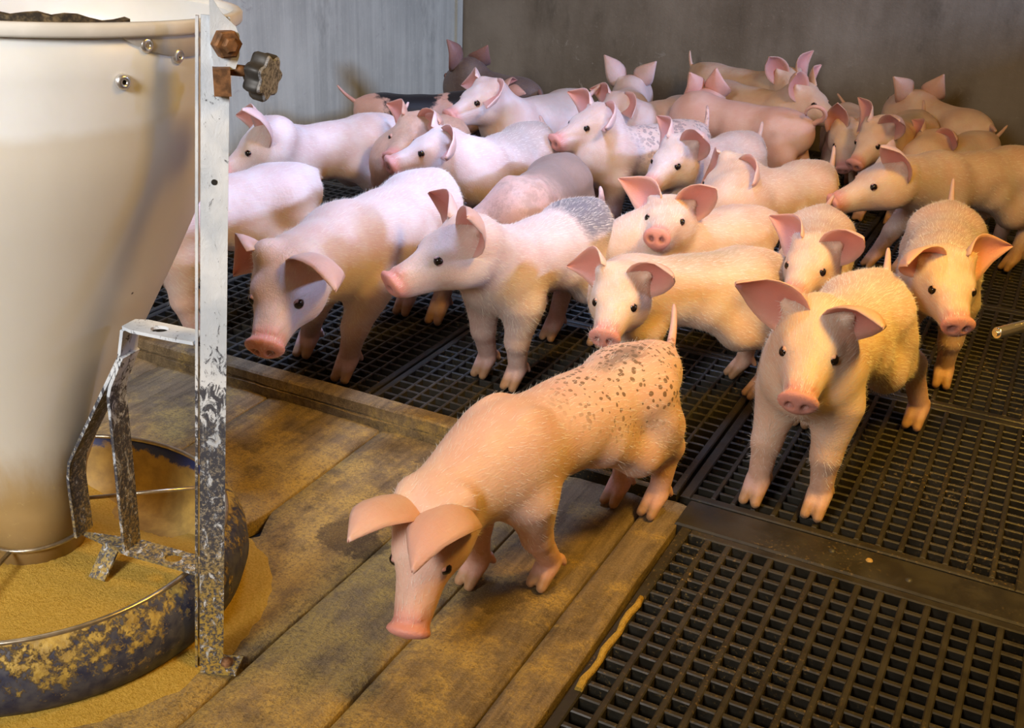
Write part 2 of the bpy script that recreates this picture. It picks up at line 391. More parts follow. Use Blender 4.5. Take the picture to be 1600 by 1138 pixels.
# ------------------------------------------------------------------ feeder
AX = (-1.075, 0.79)
feeder = tag(empty('hog_feeder', (AX[0], AX[1], 0)), 'round feeder with milky funnel hopper over a blue dusty trough', 'feeder')
def fbuild(mb, name, mat, parent=feeder):
    o = mb.build(name, mat, parent)
    if parent is feeder: o.matrix_parent_inverse = Matrix.Translation((-AX[0], -AX[1], 0))
    return o
# the hopper leans a little, like the post that carries it
def lean(mb):
    out = []
    for x, y, z in mb.v:
        k = z - 0.1; dx, dy = x - AX[0], y - AX[1]; out.append((x + 0.03 * k, y + 0.11 * k, z - 0.5 * (0.03 * dx + 0.11 * dy) * min(1, max(0, k / 0.6))))
    mb.v = out; return mb
prof = [(0.236, 0.752), (0.234, 0.70), (0.230, 0.63), (0.222, 0.59), (0.203, 0.54), (0.172, 0.462), (0.138, 0.384), (0.104, 0.30), (0.076, 0.228), (0.064, 0.19), (0.0605, 0.15), (0.060, 0.066)]
inner = [(r - 0.004, z) for r, z in reversed(prof)]
mb = MB(); mb.lathe(list(reversed(prof)) + list(reversed(inner)), AX, 96, True); hop = fbuild(lean(mb), 'hopper', M['hopper'])
mb = MB(); mb.lathe([(0.235, 0.741), (0.242, 0.7415), (0.2435, 0.744), (0.2435, 0.7525), (0.241, 0.755), (0.233, 0.755), (0.231, 0.75)], AX, 96, True); lean(mb).build('hopper_rim', M['rim'], hop)
# caked board standing inside the hopper, its dark crusted edge showing over the rim
mb = MB(); V = []; n = 40; r1_ = np.random.default_rng(8)
for i in range(n + 1):
    a = rad(-140 + 128 * i / n); h_ = 0.772 - 0.017 * max(0, (i / n - 0.35) / 0.65) + 0.0012 * r1_.normal()
    for r_, z_ in ((0.222, 0.70), (0.222, h_), (0.212, h_ + 0.001), (0.210, 0.70)): V.append((AX[0] + r_ * math.cos(a), AX[1] + r_ * math.sin(a), z_))
mb.add(V, [(i * 4 + k, (i + 1) * 4 + k, (i + 1) * 4 + k + 1, i * 4 + k + 1)[::-1] for i in range(n) for k in range(3)]); lean(mb).build('caked_liner', M['lid'], hop)
mb = MB(); mb.lathe([(0.001, 0.70), (0.12, 0.69), (0.226, 0.664)], AX, 48); lean(mb).build('feed_level', M['feed'], hop)

AT = (AX[0] + 0.03 * 0.6, AX[1] + 0.11 * 0.6)
def on_hopper(u, v, off=0.0, rr=0.2355):
    r = ray(u, v); r = r / np.linalg.norm(r); o = CAM[:2] - np.array(AT); d = r[:2]
    A_, B_, C_ = d @ d, 2 * o @ d, o @ o - (rr + off) ** 2; q = max(0, B_ * B_ - 4 * A_ * C_); tt = (-B_ - math.sqrt(q)) / (2 * A_)
    return CAM + r * tt
for px in ((228, 70), (277, 87), (192, 128)):
    p = on_hopper(*px); nn = np.array([p[0] - AT[0], p[1] - AT[1], 0]); nn /= np.linalg.norm(nn)
    q = Vector(nn).to_track_quat('Z', 'Y'); mb = MB(); mb.lathe([(0.0022, 0.0022), (0.0028, 0.0042), (0.0055, 0.0045), (0.0078, 0.002), (0.008, -0.001)], (0, 0), 18)
    mb.v = [tuple(q @ Vector(w) + Vector(p)) for w in mb.v]; rv = mb.build('rivet', M['rivet'], hop)
    mb = MB(); mb.lathe([(0.0001, 0.0012), (0.0026, 0.0028)], (0, 0), 12); mb.v = [tuple(q @ Vector(w) + Vector(p)) for w in mb.v]; mb.build('rivet_hole', M['hole'], rv)
# gusset plate riveted under the rim next to the post
mb = MB(); th0 = math.atan2(*(np.array(on_hopper(186, 56))[:2] - AT)[::-1]); th1 = math.atan2(*(np.array(on_hopper(300, 95))[:2] - AT)[::-1])
V = []; n = 26
for i in range(n + 1):
    s = i / n; a = th0 + (th1 + 0.5 - th0) * s; zb = 0.744 - 0.030 * math.sin(min(1, s * 2.2) * math.pi / 2) ** 0.8
    for r_, z_ in ((0.2385, 0.745), (0.2385, zb), (0.2345, zb - 0.001)): V.append((AT[0] + r_ * math.cos(a), AT[1] + r_ * math.sin(a), z_))
mb.add(V, [(i * 3 + k, (i + 1) * 3 + k, (i + 1) * 3 + k + 1, i * 3 + k + 1)[::-1] for i in range(n) for k in range(2)], True); mb.build('gusset_plate', M['rim'], hop)

# trough
oprof = [(0.225, 0.0), (0.245, 0.004), (0.258, 0.02), (0.266, 0.045), (0.264, 0.072), (0.254, 0.094), (0.243, 0.103)]
mb = MB(); mb.lathe(oprof, AX, 96); tr = fbuild(mb, 'trough', M['trough'])
mb = MB(); mb.lathe([(0.243, 0.103), (0.237, 0.101), (0.232, 0.085), (0.222, 0.04), (0.20, 0.012), (0.001, 0.008)], AX, 96); mb.build('trough_inside', M['trough_in'], tr)
ringpts = lambda r, z, n=96: [(AX[0] + r * math.cos(2 * math.pi * k / n), AX[1] + r * math.sin(2 * math.pi * k / n), z) for k in range(n)]
mb = MB(); mb.tube(ringpts(0.240, 0.104), 0.0034, 8, True); mb.build('rim_wire', M['wire'], tr)
mb = MB(); mb.tube(ringpts(0.0655, 0.108, 48), 0.003, 8, True); ring = mb.build('neck_ring', M['wire'], tr)
for ang, an2 in ((55, 92), (-68, -68), (-125, -125), (160, 160), (205, 205)):
    c, s, c2, s2 = math.cos(rad(ang)), math.sin(rad(ang)), math.cos(rad(an2)), math.sin(rad(an2)); mb = MB()
    mb.tube([(AX[0] + 0.066 * c2, AX[1] + 0.066 * s2, 0.107), (AX[0] + 0.240 * c, AX[1] + 0.240 * s, 0.1035)], 0.0028, 8); mb.build('spoke', M['wire'], tr)

# feed heap inside the trough
mb = MB(); V = []; NR, NA = 26, 90; r0 = np.random.default_rng(3); ph = r0.uniform(0, 6.28, (6,))
for i in range(NR + 1):
    r = 0.05 + (0.226 - 0.05) * i / NR
    for k in range(NA):
        a = 2 * math.pi * k / NA; da = (a - rad(88) + math.pi) % (2 * math.pi) - math.pi
        low = math.exp(-(da / 0.85) ** 2) * 0.075
        z = max(0.010, 0.082 - 0.036 * max(0, r - 0.07) - low * min(1, max(0, r - 0.06) / 0.11) + 0.004 * math.sin(3 * a + ph[0]) * r / 0.2 + 0.003 * math.sin(31 * r + 2 * a + ph[1]) + r0.normal() * 0.0009)
        V.append((AX[0] + r * math.cos(a), AX[1] + r * math.sin(a), z))
Fc = [(i * NA + k, (i + 1) * NA + k, (i + 1) * NA + (k + 1) % NA, i * NA + (k + 1) % NA) for i in range(NR) for k in range(NA)]
mb.add(V, Fc, True); tag(mb.build('feed', M['feed']), 'yellow ground feed heaped in the round trough', 'feed', kind='stuff')

# spilled feed film around the trough foot
mb = MB(); V = []; NR, NA = 8, 120; sp = np.random.default_rng(11); jag = np.convolve(sp.normal(size=NA + 4), np.ones(5) / 5, 'valid')
for i in range(NR + 1):
    s = i / NR
    for k in range(NA):
        a = 2 * math.pi * k / NA; ext = 0.045 + 0.02 * math.sin(2 * a + 1.0) + 0.012 * jag[k]
        r = 0.236 + s * max(0.012, ext); V.append((AX[0] + r * math.cos(a), AX[1] + r * math.sin(a), 0.016 * (1 - s) ** 1.7 + 0.0012 - 0.004 * (s > 0.99)))
Fc = [(i * NA + k, (i + 1) * NA + k, (i + 1) * NA + (k + 1) % NA, i * NA + (k + 1) % NA) for i in range(NR) for k in range(NA)]
mb.add(V, Fc, True); tag(mb.build('spilled_feed', M['feed']), 'yellow feed dust spilled on the planks around the trough', 'feed', kind='stuff')

# post and ladder bracket
P0 = np.array([-0.786, 0.783, 0.0]); P1 = np.array([-0.766, 0.862, 0.80]); pd = (P1 - P0) / np.linalg.norm(P1 - P0)
radial = np.array([P0[0] - AX[0], (P0[1] + P1[1]) / 2 - AX[1], 0]); radial /= np.linalg.norm(radial); tang = np.array([-radial[1], radial[0], 0])
face = np.array([0.62, -0.78, 0.0])        # outward normal of the wide face
post = MB(); post.bar(P0, P0 + pd * 0.765, face, 0.028, 0.004); post.bar(P0 + np.array([-0.0145, -0.010, 0]) , P0 + pd * 0.765 + np.array([-0.0145, -0.010, 0]), np.cross(face, pd), 0.012, 0.003)
po_ = fbuild(post, 'post', M['steel'])
mb = MB(); mb.bar(P0 + np.array([-0.006, -0.004, 0.004]), P0 + np.array([0.034, 0.012, 0.004]), (0, 0, 1), 0.032, 0.004); ft = mb.build('foot_plate', M['steel'], po_)
fp = P0 + np.array([0.02, 0.006, 0.006]); mb = MB(); mb.lathe([(0.0075, 0.004), (0.0075, 0.0112), (0.004, 0.0112), (0.004, 0.014), (0.0001, 0.014)], (fp[0], fp[1]), 6); mb.build('anchor_bolt', M['rust'], po_)
ph_ = P0 + pd * 0.60 + face * 0.0022; q = Vector(face).to_track_quat('Z', 'Y'); mb = MB(); mb.lathe([(0.0001, 0.0004), (0.0032, 0.0004)], (0, 0), 14); mb.v = [tuple(q @ Vector(w) + Vector(ph_)) for w in mb.v]; mb.build('bolt_hole', M['hole'], po_)
def rp(r, z, off=0.0): return np.array([AX[0] + radial[0] * r + tang[0] * off, AX[1] + radial[1] * r + tang[1] * off, z])
wd = 0.030
def plate_with_hole(name, r0, r1, z, w, hr, hc, zs=0.0):
    """flat radial bar with a round hole through it"""
    mb = MB(); n = 24; V = []
    for zz in (z + 0.002, z - 0.002):
        for k in range(n):
            a = 2 * math.pi * k / n; c, s = math.cos(a), math.sin(a); V.append(rp(hc + hr * c, zz, hr * s * 0.8))
        for k in range(n):
            a = 2 * math.pi * k / n; c, s = math.cos(a), math.sin(a); L = (r1 - hc) if c > 0 else (hc - r0)
            t_ = min(L / max(abs(c), 1e-6), (w / 2) / max(abs(s), 1e-6)); V.append(rp(hc + t_ * c, zz, t_ * s))
    Fc = []
    for k in range(n):
        j = (k + 1) % n
        Fc += [(k, j, n + j, n + k)[::-1], (2 * n + k, 2 * n + j, 3 * n + j, 3 * n + k), (k, 2 * n + k, 2 * n + j, j), (n + k, n + j, 3 * n + j, 3 * n + k)]
    mb.add(V, Fc); return fbuild(mb, name, M['steel'])
br = plate_with_hole('upper_strap', 0.19, 0.286, 0.422, 0.032, 0.0105, 0.232)
plate_with_hole('lower_strap', 0.066, 0.286, 0.112, 0.032, 0.0115, 0.215)
def strap(name, pts, w=0.03, t=0.004):
    """bent flat bar, its width across the radial plane"""
    mb = MB(); P = [np.array(p) for p in pts]; V = []
    for i, p in enumerate(P):
        d = P[min(i + 1, len(P) - 1)] - P[max(i - 1, 0)]; d /= np.linalg.norm(d); nrm = np.cross(d, tang)
        for so, sn_ in ((-1, -1), (1, -1), (1, 1), (-1, 1)): V.append(p + tang * so * w / 2 + nrm * sn_ * t / 2)
    Fc = [(i * 4 + k, i * 4 + (k + 1) % 4, (i + 1) * 4 + (k + 1) % 4, (i + 1) * 4 + k) for i in range(len(P) - 1) for k in range(4)] + [(3, 2, 1, 0), tuple(len(P) * 4 - 4 + k for k in range(4))]
    mb.add(V, Fc); return fbuild(mb, name, M['steel'])
strap('cone_strap', [rp(0.192, 0.420), rp(0.183, 0.385), rp(0.108, 0.262), rp(0.086, 0.225), rp(0.080, 0.20), rp(0.078, 0.114)])
strap('upright_strap', [rp(0.187, 0.386), rp(0.165, 0.345), rp(0.160, 0.33), rp(0.152, 0.114)])
mb = MB(); mb.bar(rp(0.125, 0.109, -0.005), rp(0.125, 0.080, -0.038), tang, 0.024, 0.003); fbuild(mb, 'shut_off_tab', M['steel'])

# adjuster at the top of the post: bracket, nut, clamp, bolt and knob
ctr = lambda u, v, k=0.0: (lambda r, n: CAM + r * (((np.array([-0.766, 0.858, 0.7]) - CAM) @ n + k) / (r @ n)))(ray(u, v), np.array([-0.669, 0.743, 0.0]))
mb = MB(); bp = [ctr(326, -30), ctr(334, 0), ctr(345, 18), ctr(368, 40), ctr(374, 55), ctr(374, 85), ctr(368, 106), ctr(334, 112), ctr(328, 60)]
fn = np.array([0.669, -0.743, 0.0]); V = [p + fn * 0.006 for p in bp] + [p + fn * 0.003 for p in bp]; n = len(bp)
mb.add(V, [tuple(range(n))[::-1], tuple(range(n, 2 * n))] + [(k, (k + 1) % n, n + (k + 1) % n, n + k) for k in range(n)]); adj = fbuild(mb, 'adjuster_plate', M['steel'])
def along(mb, p, axis, name, mat, parent):
    q = Vector(axis).to_track_quat('Z', 'Y'); mb.v = [tuple(q @ Vector(w) + Vector(p)) for w in mb.v]; return mb.build(name, mat, parent)
mb = MB(); mb.lathe([(0.0145, 0.0), (0.0145, 0.011), (0.0125, 0.0125), (0.008, 0.0125), (0.008, 0.017), (0.006, 0.019), (0.0001, 0.019)], (0, 0), 6); mb.sm = [False] * len(mb.f)
along(mb, ctr(350, 66) + fn * 0.006, fn + np.array([0.25, 0.3, 0]), 'hex_bolt', M['rust'], adj)
mb = MB(); c0, c1 = ctr(333, 124), ctr(360, 124); mb.bar(c0 + fn * 0.008, c1 + fn * 0.008, fn, 0.027, 0.022); mb.build('clamp', M['rust'], adj)
kax = np.array([0.80, 0.10, 0.0]); kax /= np.linalg.norm(kax); kax2 = (ctr(404, 117) - ctr(352, 107)); kax2 = kax2 / np.linalg.norm(kax2)
kdir = kax2 * 0.8 + fn * 0.55; kdir /= np.linalg.norm(kdir)
mb = MB(); mb.tube([ctr(352, 108), ctr(392, 112)], 0.0058, 12); mb.build('threaded_rod', M['rust'], adj)
mb = MB(); V = []; n = 64
for z_, sc_ in ((-0.012, 0.45), (-0.006, 0.55), (-0.004, 0.93), (0.0, 1.0), (0.010, 1.0), (0.013, 0.93)):
    for k in range(n):
        a = 2 * math.pi * k / n; lob = 0.0225 + 0.0028 * math.cos(7 * a) if sc_ > 0.6 else 0.0225
        V.append((lob * sc_ * math.cos(a), lob * sc_ * math.sin(a), z_))
mb.add(V, [(i * n + k, i * n + (k + 1) % n, (i + 1) * n + (k + 1) % n, (i + 1) * n + k) for i in range(5) for k in range(n)] + [tuple(range(n))[::-1]], True)
kb = along(mb, ctr(404, 117), kdir, 'knob', M['black'], adj)
mb = MB(); V = []
for z_, sc_ in ((0.0125, 0.95), (0.0145, 0.86), (0.0148, 0.01)):
    for k in range(n):
        a = 2 * math.pi * k / n; lob = 0.0225 + 0.0028 * math.cos(7 * a); V.append((lob * sc_ * math.cos(a), lob * sc_ * math.sin(a), z_))
mb.add(V, [(i * n + k, i * n + (k + 1) % n, (i + 1) * n + (k + 1) % n, (i + 1) * n + k) for i in range(2) for k in range(n)]); along(mb, ctr(404, 117), kdir, 'knob_face', M['knobface'], kb)
# stainless drinker nozzle reaching in from the right
pa, pb = at(1557, 521, 0.24), at(1660, 494, 0.24); pd_ = (pb - pa) / np.linalg.norm(pb - pa)
drk = tag(empty('drinker_nozzle', tuple(pb + pd_ * 0.10 - np.array([0, 0, 0.24]))), 'shiny stainless drinker nozzle poking in at the right edge', 'drinker')
def dbuild(mb, name, mat):
    mb.v = [tuple(np.array(v) - np.array(drk.location)) for v in mb.v]; return mb.build(name, mat, drk)
mb = MB(); mb.tube([pa, pa + pd_ * 0.002, pb + pd_ * 0.10], [0.0085, 0.0098, 0.0098], 20); dbuild(mb, 'nozzle_tube', M['chrome'])
mb = MB(); mb.tube([pa - pd_ * 0.004, pa + pd_ * 0.001], [0.0045, 0.005], 14); dbuild(mb, 'nipple_pin', M['chrome'])
mb = MB(); e = pb + pd_ * 0.10; mb.tube([(e[0], e[1], -0.02), (e[0], e[1], 0.9)], 0.0145, 18); dbuild(mb, 'standpipe', M['chrome'])

# ------------------------------------------------------------------ piglets
class Field:
    """signed distance grid grown from rounded limbs; its zero surface is the skin"""
    def __init__(s, lo, hi, h):
        s.h = h; s.lo = np.array(lo, np.float32); s.n = np.ceil((np.array(hi) - lo) / h).astype(int) + 1
        s.x = [(s.lo[i] + h * np.arange(s.n[i])).astype(np.float32) for i in range(3)]
        s.F = np.full(tuple(s.n), 1e3, np.float32)
    def sub(s, lo, hi, m):
        i0 = np.clip(np.floor((np.array(lo) - m - s.lo) / s.h).astype(int), 0, s.n - 1); i1 = np.clip(np.ceil((np.array(hi) + m - s.lo) / s.h).astype(int) + 1, 1, s.n)
        sl = tuple(slice(a, b) for a, b in zip(i0, i1))
        return sl, s.x[0][sl[0]][:, None, None], s.x[1][sl[1]][None, :, None], s.x[2][sl[2]][None, None, :]
    def smin(s, sl, d, k):
        A = s.F[sl]; hh = np.clip(0.5 + 0.5 * (A - d) / k, 0, 1); s.F[sl] = A * (1 - hh) + d * hh - k * hh * (1 - hh)
    def cut(s, sl, d, k):
        A = s.F[sl]; hh = np.clip(0.5 - 0.5 * (A + d) / k, 0, 1); s.F[sl] = A * (1 - hh) - d * hh + k * hh * (1 - hh)
    def cone(s, a, b, ra, rb, k=0.02, cut=False):
        a = np.array(a, np.float32); b = np.array(b, np.float32); r = max(ra, rb)
        sl, X, Y, Z = s.sub(np.minimum(a, b) - r, np.maximum(a, b) + r, k + 2.5 * s.h)
        d = b - a; L = float(d @ d) + 1e-12
        t = np.clip(((X - a[0]) * d[0] + (Y - a[1]) * d[1] + (Z - a[2]) * d[2]) / L, 0, 1)
        D = np.sqrt((X - a[0] - t * d[0]) ** 2 + (Y - a[1] - t * d[1]) ** 2 + (Z - a[2] - t * d[2]) ** 2) - (ra + (rb - ra) * t)
        (s.cut if cut else s.smin)(sl, D, k)
    def ell(s, c, r, R=None, k=0.02, cut=False):
        c = np.array(c, np.float32); rm = max(r); sl, X, Y, Z = s.sub(c - rm, c + rm, k + 2.5 * s.h)
        X, Y, Z = X - c[0], Y - c[1], Z - c[2]
        if R is not None: X, Y, Z = (X * R[0][i] + Y * R[1][i] + Z * R[2][i] for i in range(3))
        p = (X / r[0]) ** 2 + (Y / r[1]) ** 2 + (Z / r[2]) ** 2; q = (X / r[0] ** 2) ** 2 + (Y / r[1] ** 2) ** 2 + (Z / r[2] ** 2) ** 2
        k0 = np.sqrt(p); D = k0 * (k0 - 1) / np.sqrt(q + 1e-9)
        (s.cut if cut else s.smin)(sl, D, k)
    def value(s, p):
        g = np.clip(((np.array(p) - s.lo) / s.h), 0, s.n - 1.001); i = g.astype(int); f = g - i; v = 0
        for dx in (0, 1):
            for dy in (0, 1):
                for dz in (0, 1):
                    w = (f[0] if dx else 1 - f[0]) * (f[1] if dy else 1 - f[1]) * (f[2] if dz else 1 - f[2]); v += w * s.F[i[0] + dx, i[1] + dy, i[2] + dz]
        return v
    def surface(s):
        F = np.clip(s.F, -1, 1); I = F < 0; n = s.n
        c = np.zeros(tuple(n - 1), np.int8)
        for dx in (0, 1):
            for dy in (0, 1):
                for dz in (0, 1): c += I[dx:n[0] - 1 + dx, dy:n[1] - 1 + dy, dz:n[2] - 1 + dz]
        act = np.argwhere((c > 0) & (c < 8)); idx = np.full(tuple(n - 1), -1, np.int32); idx[tuple(act.T)] = np.arange(len(act))
        acc = np.zeros((len(act), 3), np.float64); cnt = np.zeros(len(act))
        cs = [(0, 0, 0), (1, 0, 0), (0, 1, 0), (1, 1, 0), (0, 0, 1), (1, 0, 1), (0, 1, 1), (1, 1, 1)]
        val = [F[act[:, 0] + q[0], act[:, 1] + q[1], act[:, 2] + q[2]] for q in cs]
        for e0, e1 in ((0, 1), (2, 3), (4, 5), (6, 7), (0, 2), (1, 3), (4, 6), (5, 7), (0, 4), (1, 5), (2, 6), (3, 7)):
            a, b = val[e0], val[e1]; m = (a < 0) != (b < 0); t = (a[m] / (a[m] - b[m]))[:, None]
            acc[m] += np.array(cs[e0]) * (1 - t) + np.array(cs[e1]) * t; cnt[m] += 1
        V = s.lo + (act + acc / cnt[:, None]) * s.h
        Q = []
        for ax in range(3):
            u, v = (ax + 1) % 3, (ax + 2) % 3
            s0 = [slice(None)] * 3; s1 = [slice(None)] * 3; s0[ax] = slice(0, -1); s1[ax] = slice(1, None)
            A, B = I[tuple(s0)], I[tuple(s1)]; E = np.argwhere(A != B); ok = (E[:, u] > 0) & (E[:, v] > 0) & (E[:, u] < n[u] - 1) & (E[:, v] < n[v] - 1); E = E[ok]
            flip = A[tuple(E.T)]; c4 = []
            for du, dv in ((-1, -1), (0, -1), (0, 0), (-1, 0)):
                g = E.copy(); g[:, u] += du; g[:, v] += dv; c4.append(idx[tuple(g.T)])
            c4 = np.stack(c4, 1); c4[~flip] = c4[~flip][:, ::-1]; Q.append(c4)
        return V, np.concatenate(Q)

def unit(v): v = np.array(v, float); return v / (np.linalg.norm(v) + 1e-9)
def sphere_hit(o, d, c, r, rest):
    """point of the sight line that lies r from c, on the side nearer the rest pose"""
    d = unit(d); m = c - o; tc = m @ d; q = r * r - (m @ m - tc * tc)
    if q <= 0: return c + unit(o + d * tc - c) * r
    c1, c2 = o + d * (tc - math.sqrt(q)), o + d * (tc + math.sqrt(q))
    return c1 if np.linalg.norm(c1 - rest) < np.linalg.norm(c2 - rest) else c2
def rot_between(a, b):
    a, b = unit(a), unit(b); v = np.cross(a, b); c = a @ b
    if c < -0.999: return -np.eye(3)
    K = np.array([[0, -v[2], v[1]], [v[2], 0, -v[0]], [-v[1], v[0], 0]]); return np.eye(3) + K + K @ K / (1 + c)

EYE = NT('dark_eye'); EYE = EYE.out((0.012, 0.008, 0.006), 0.08)
HAIR = NT('white_bristle'); HAIR = HAIR.out((0.86, 0.80, 0.72), 0.5)
eye_me = {}; DBG = []
def eye_mesh(r):
    k = round(r, 4)
    if k not in eye_me:
        mb = MB(); V = []; n, m = 14, 8
        for i in range(1, m):
            a = math.pi * i / m
            for j in range(n): b = 2 * math.pi * j / n; V.append((r * math.sin(a) * math.cos(b), r * math.sin(a) * math.sin(b), r * math.cos(a)))
        V += [(0, 0, r), (0, 0, -r)]; Fc = [(i * n + j, (i + 1) * n + j, (i + 1) * n + (j + 1) % n, i * n + (j + 1) % n) for i in range(m - 2) for j in range(n)]
        T, B = len(V) - 2, len(V) - 1
        Fc += [(T, j, (j + 1) % n) for j in range(n)] + [(B, (m - 2) * n + (j + 1) % n, (m - 2) * n + j) for j in range(n)]
        me = bpy.data.meshes.new('eye'); me.from_pydata(V, [], Fc); me.update(); me.polygons.foreach_set('use_smooth', [True] * len(me.polygons)); me.materials.append(EYE); eye_me[k] = me
    return eye_me[k]

SKIN = {}
def mat_skin(base, patches=(), dirt=0.0):
    key = (base, repr(patches), dirt)
    if key in SKIN: return SKIN[key]
    t = NT('piglet_skin'); P = t.tc.outputs['Object']
    n = t.noise(16, 5, 0.6); f = t.noise(120, 3, 0.6); big = t.noise(7, 3, 0.5)
    c = t.mix(t.ramp(n, 0.3, 0.72), tuple(np.array(base) * (0.92, 0.80, 0.76)), base)
    c = t.mix(t.ramp(big, 0.5, 0.75, 0, 0.35), c, tuple(np.array(base) * (0.95, 0.72, 0.68)))
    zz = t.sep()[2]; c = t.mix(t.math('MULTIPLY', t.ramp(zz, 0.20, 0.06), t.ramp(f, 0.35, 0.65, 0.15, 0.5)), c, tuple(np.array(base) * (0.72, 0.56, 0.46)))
    streak = t.noise(1.0, 4, 0.65, t.map((0, 0, 0), (40, 420, 420))); c = t.mix(t.ramp(streak, 0.56, 0.78, 0, 0.28), c, (0.90, 0.82, 0.74))
    if dirt > 0:
        c = t.mix(t.math('MULTIPLY', t.ramp(t.noise(34, 6, 0.75), 0.42, 0.62), dirt), c, (0.24, 0.17, 0.12))
    for p in patches:
        q = t.map(tuple(-np.array(p['c']) / np.array(p['r'])), tuple(1 / np.array(p['r'])))
        d = t.math('ADD', t.length(q), t.math('MULTIPLY', t.math('SUBTRACT', t.noise(p.get('ns', 22), 5, 0.65), 0.5), p.get('amp', 0.9)))
        m = t.ramp(d, 1.0 + p.get('soft', 0.12), 1.0 - p.get('soft', 0.12))
        if p.get('speck'):
            s_, th_ = p['speck']; wv = t.n('ShaderNodeVectorMath', operation='ADD')
            t.t.links.new(P, wv.inputs[0]); nz = t.n('ShaderNodeTexNoise'); nz.inputs['Scale'].default_value = 60; t.t.links.new(P, nz.inputs['Vector'])
            sc = t.n('ShaderNodeVectorMath', operation='SCALE'); t.t.links.new(nz.outputs['Color'], sc.inputs[0]); sc.inputs['Scale'].default_value = 0.007; t.t.links.new(sc.outputs[0], wv.inputs[1])
            vd = t.vor(s_, wv.outputs[0]); keep = t.ramp(t.noise(30, 2, 0.5), 0.42, 0.56, th_ * 0.45, th_)
            m = t.math('MULTIPLY', m, t.ramp(t.math('SUBTRACT', keep, vd), -0.02, 0.06))
        c = t.mix(t.math('MULTIPLY', m, p.get('a', 0.9)), c, p['col'])
    at_ = t.n('ShaderNodeAttribute'); at_.attribute_name = 'tint'; sp = t.n('ShaderNodeSeparateColor'); t.t.links.new(at_.outputs['Color'], sp.inputs[0])
    c = t.mix(sp.outputs[0], c, (0.66, 0.27, 0.225)); c = t.mix(sp.outputs[1], c, (0.42, 0.24, 0.115)); c = t.mix(sp.outputs[2], c, (0.10, 0.03, 0.025))
    hairs = t.noise(1.0, 3, 0.6, t.map((0, 0, 0), (60, 420, 420)))
    fold = t.noise(1.0, 4, 0.6, t.map((0, 0, 0), (75, 20, 28)), 0.8)
    t.bump(t.math('ADD', t.math('ADD', t.math('MULTIPLY', n, 0.5), t.math('MULTIPLY', fold, 0.5)), t.math('MULTIPLY', hairs, 0.45)), 0.32, 0.005)
    t.b.inputs['Subsurface Weight'].default_value = 0.18; t.b.inputs['Subsurface Radius'].default_value = (0.012, 0.004, 0.0025); t.b.inputs['Subsurface Scale'].default_value = 1.0
    t.b.inputs['Sheen Weight'].default_value = 0.05; t.b.inputs['Sheen Roughness'].default_value = 0.5; t.b.inputs['Sheen Tint'].default_value = (1, 0.95, 0.9, 1)
    SKIN[key] = t.out(c, 0.48, 0, 0.35); return SKIN[key]

PINK = (0.76, 0.585, 0.45); PALE = (0.76, 0.645, 0.61); ROSY = (0.74, 0.42, 0.33); TAN = (0.60, 0.40, 0.29); GREY = (0.22, 0.17, 0.16)

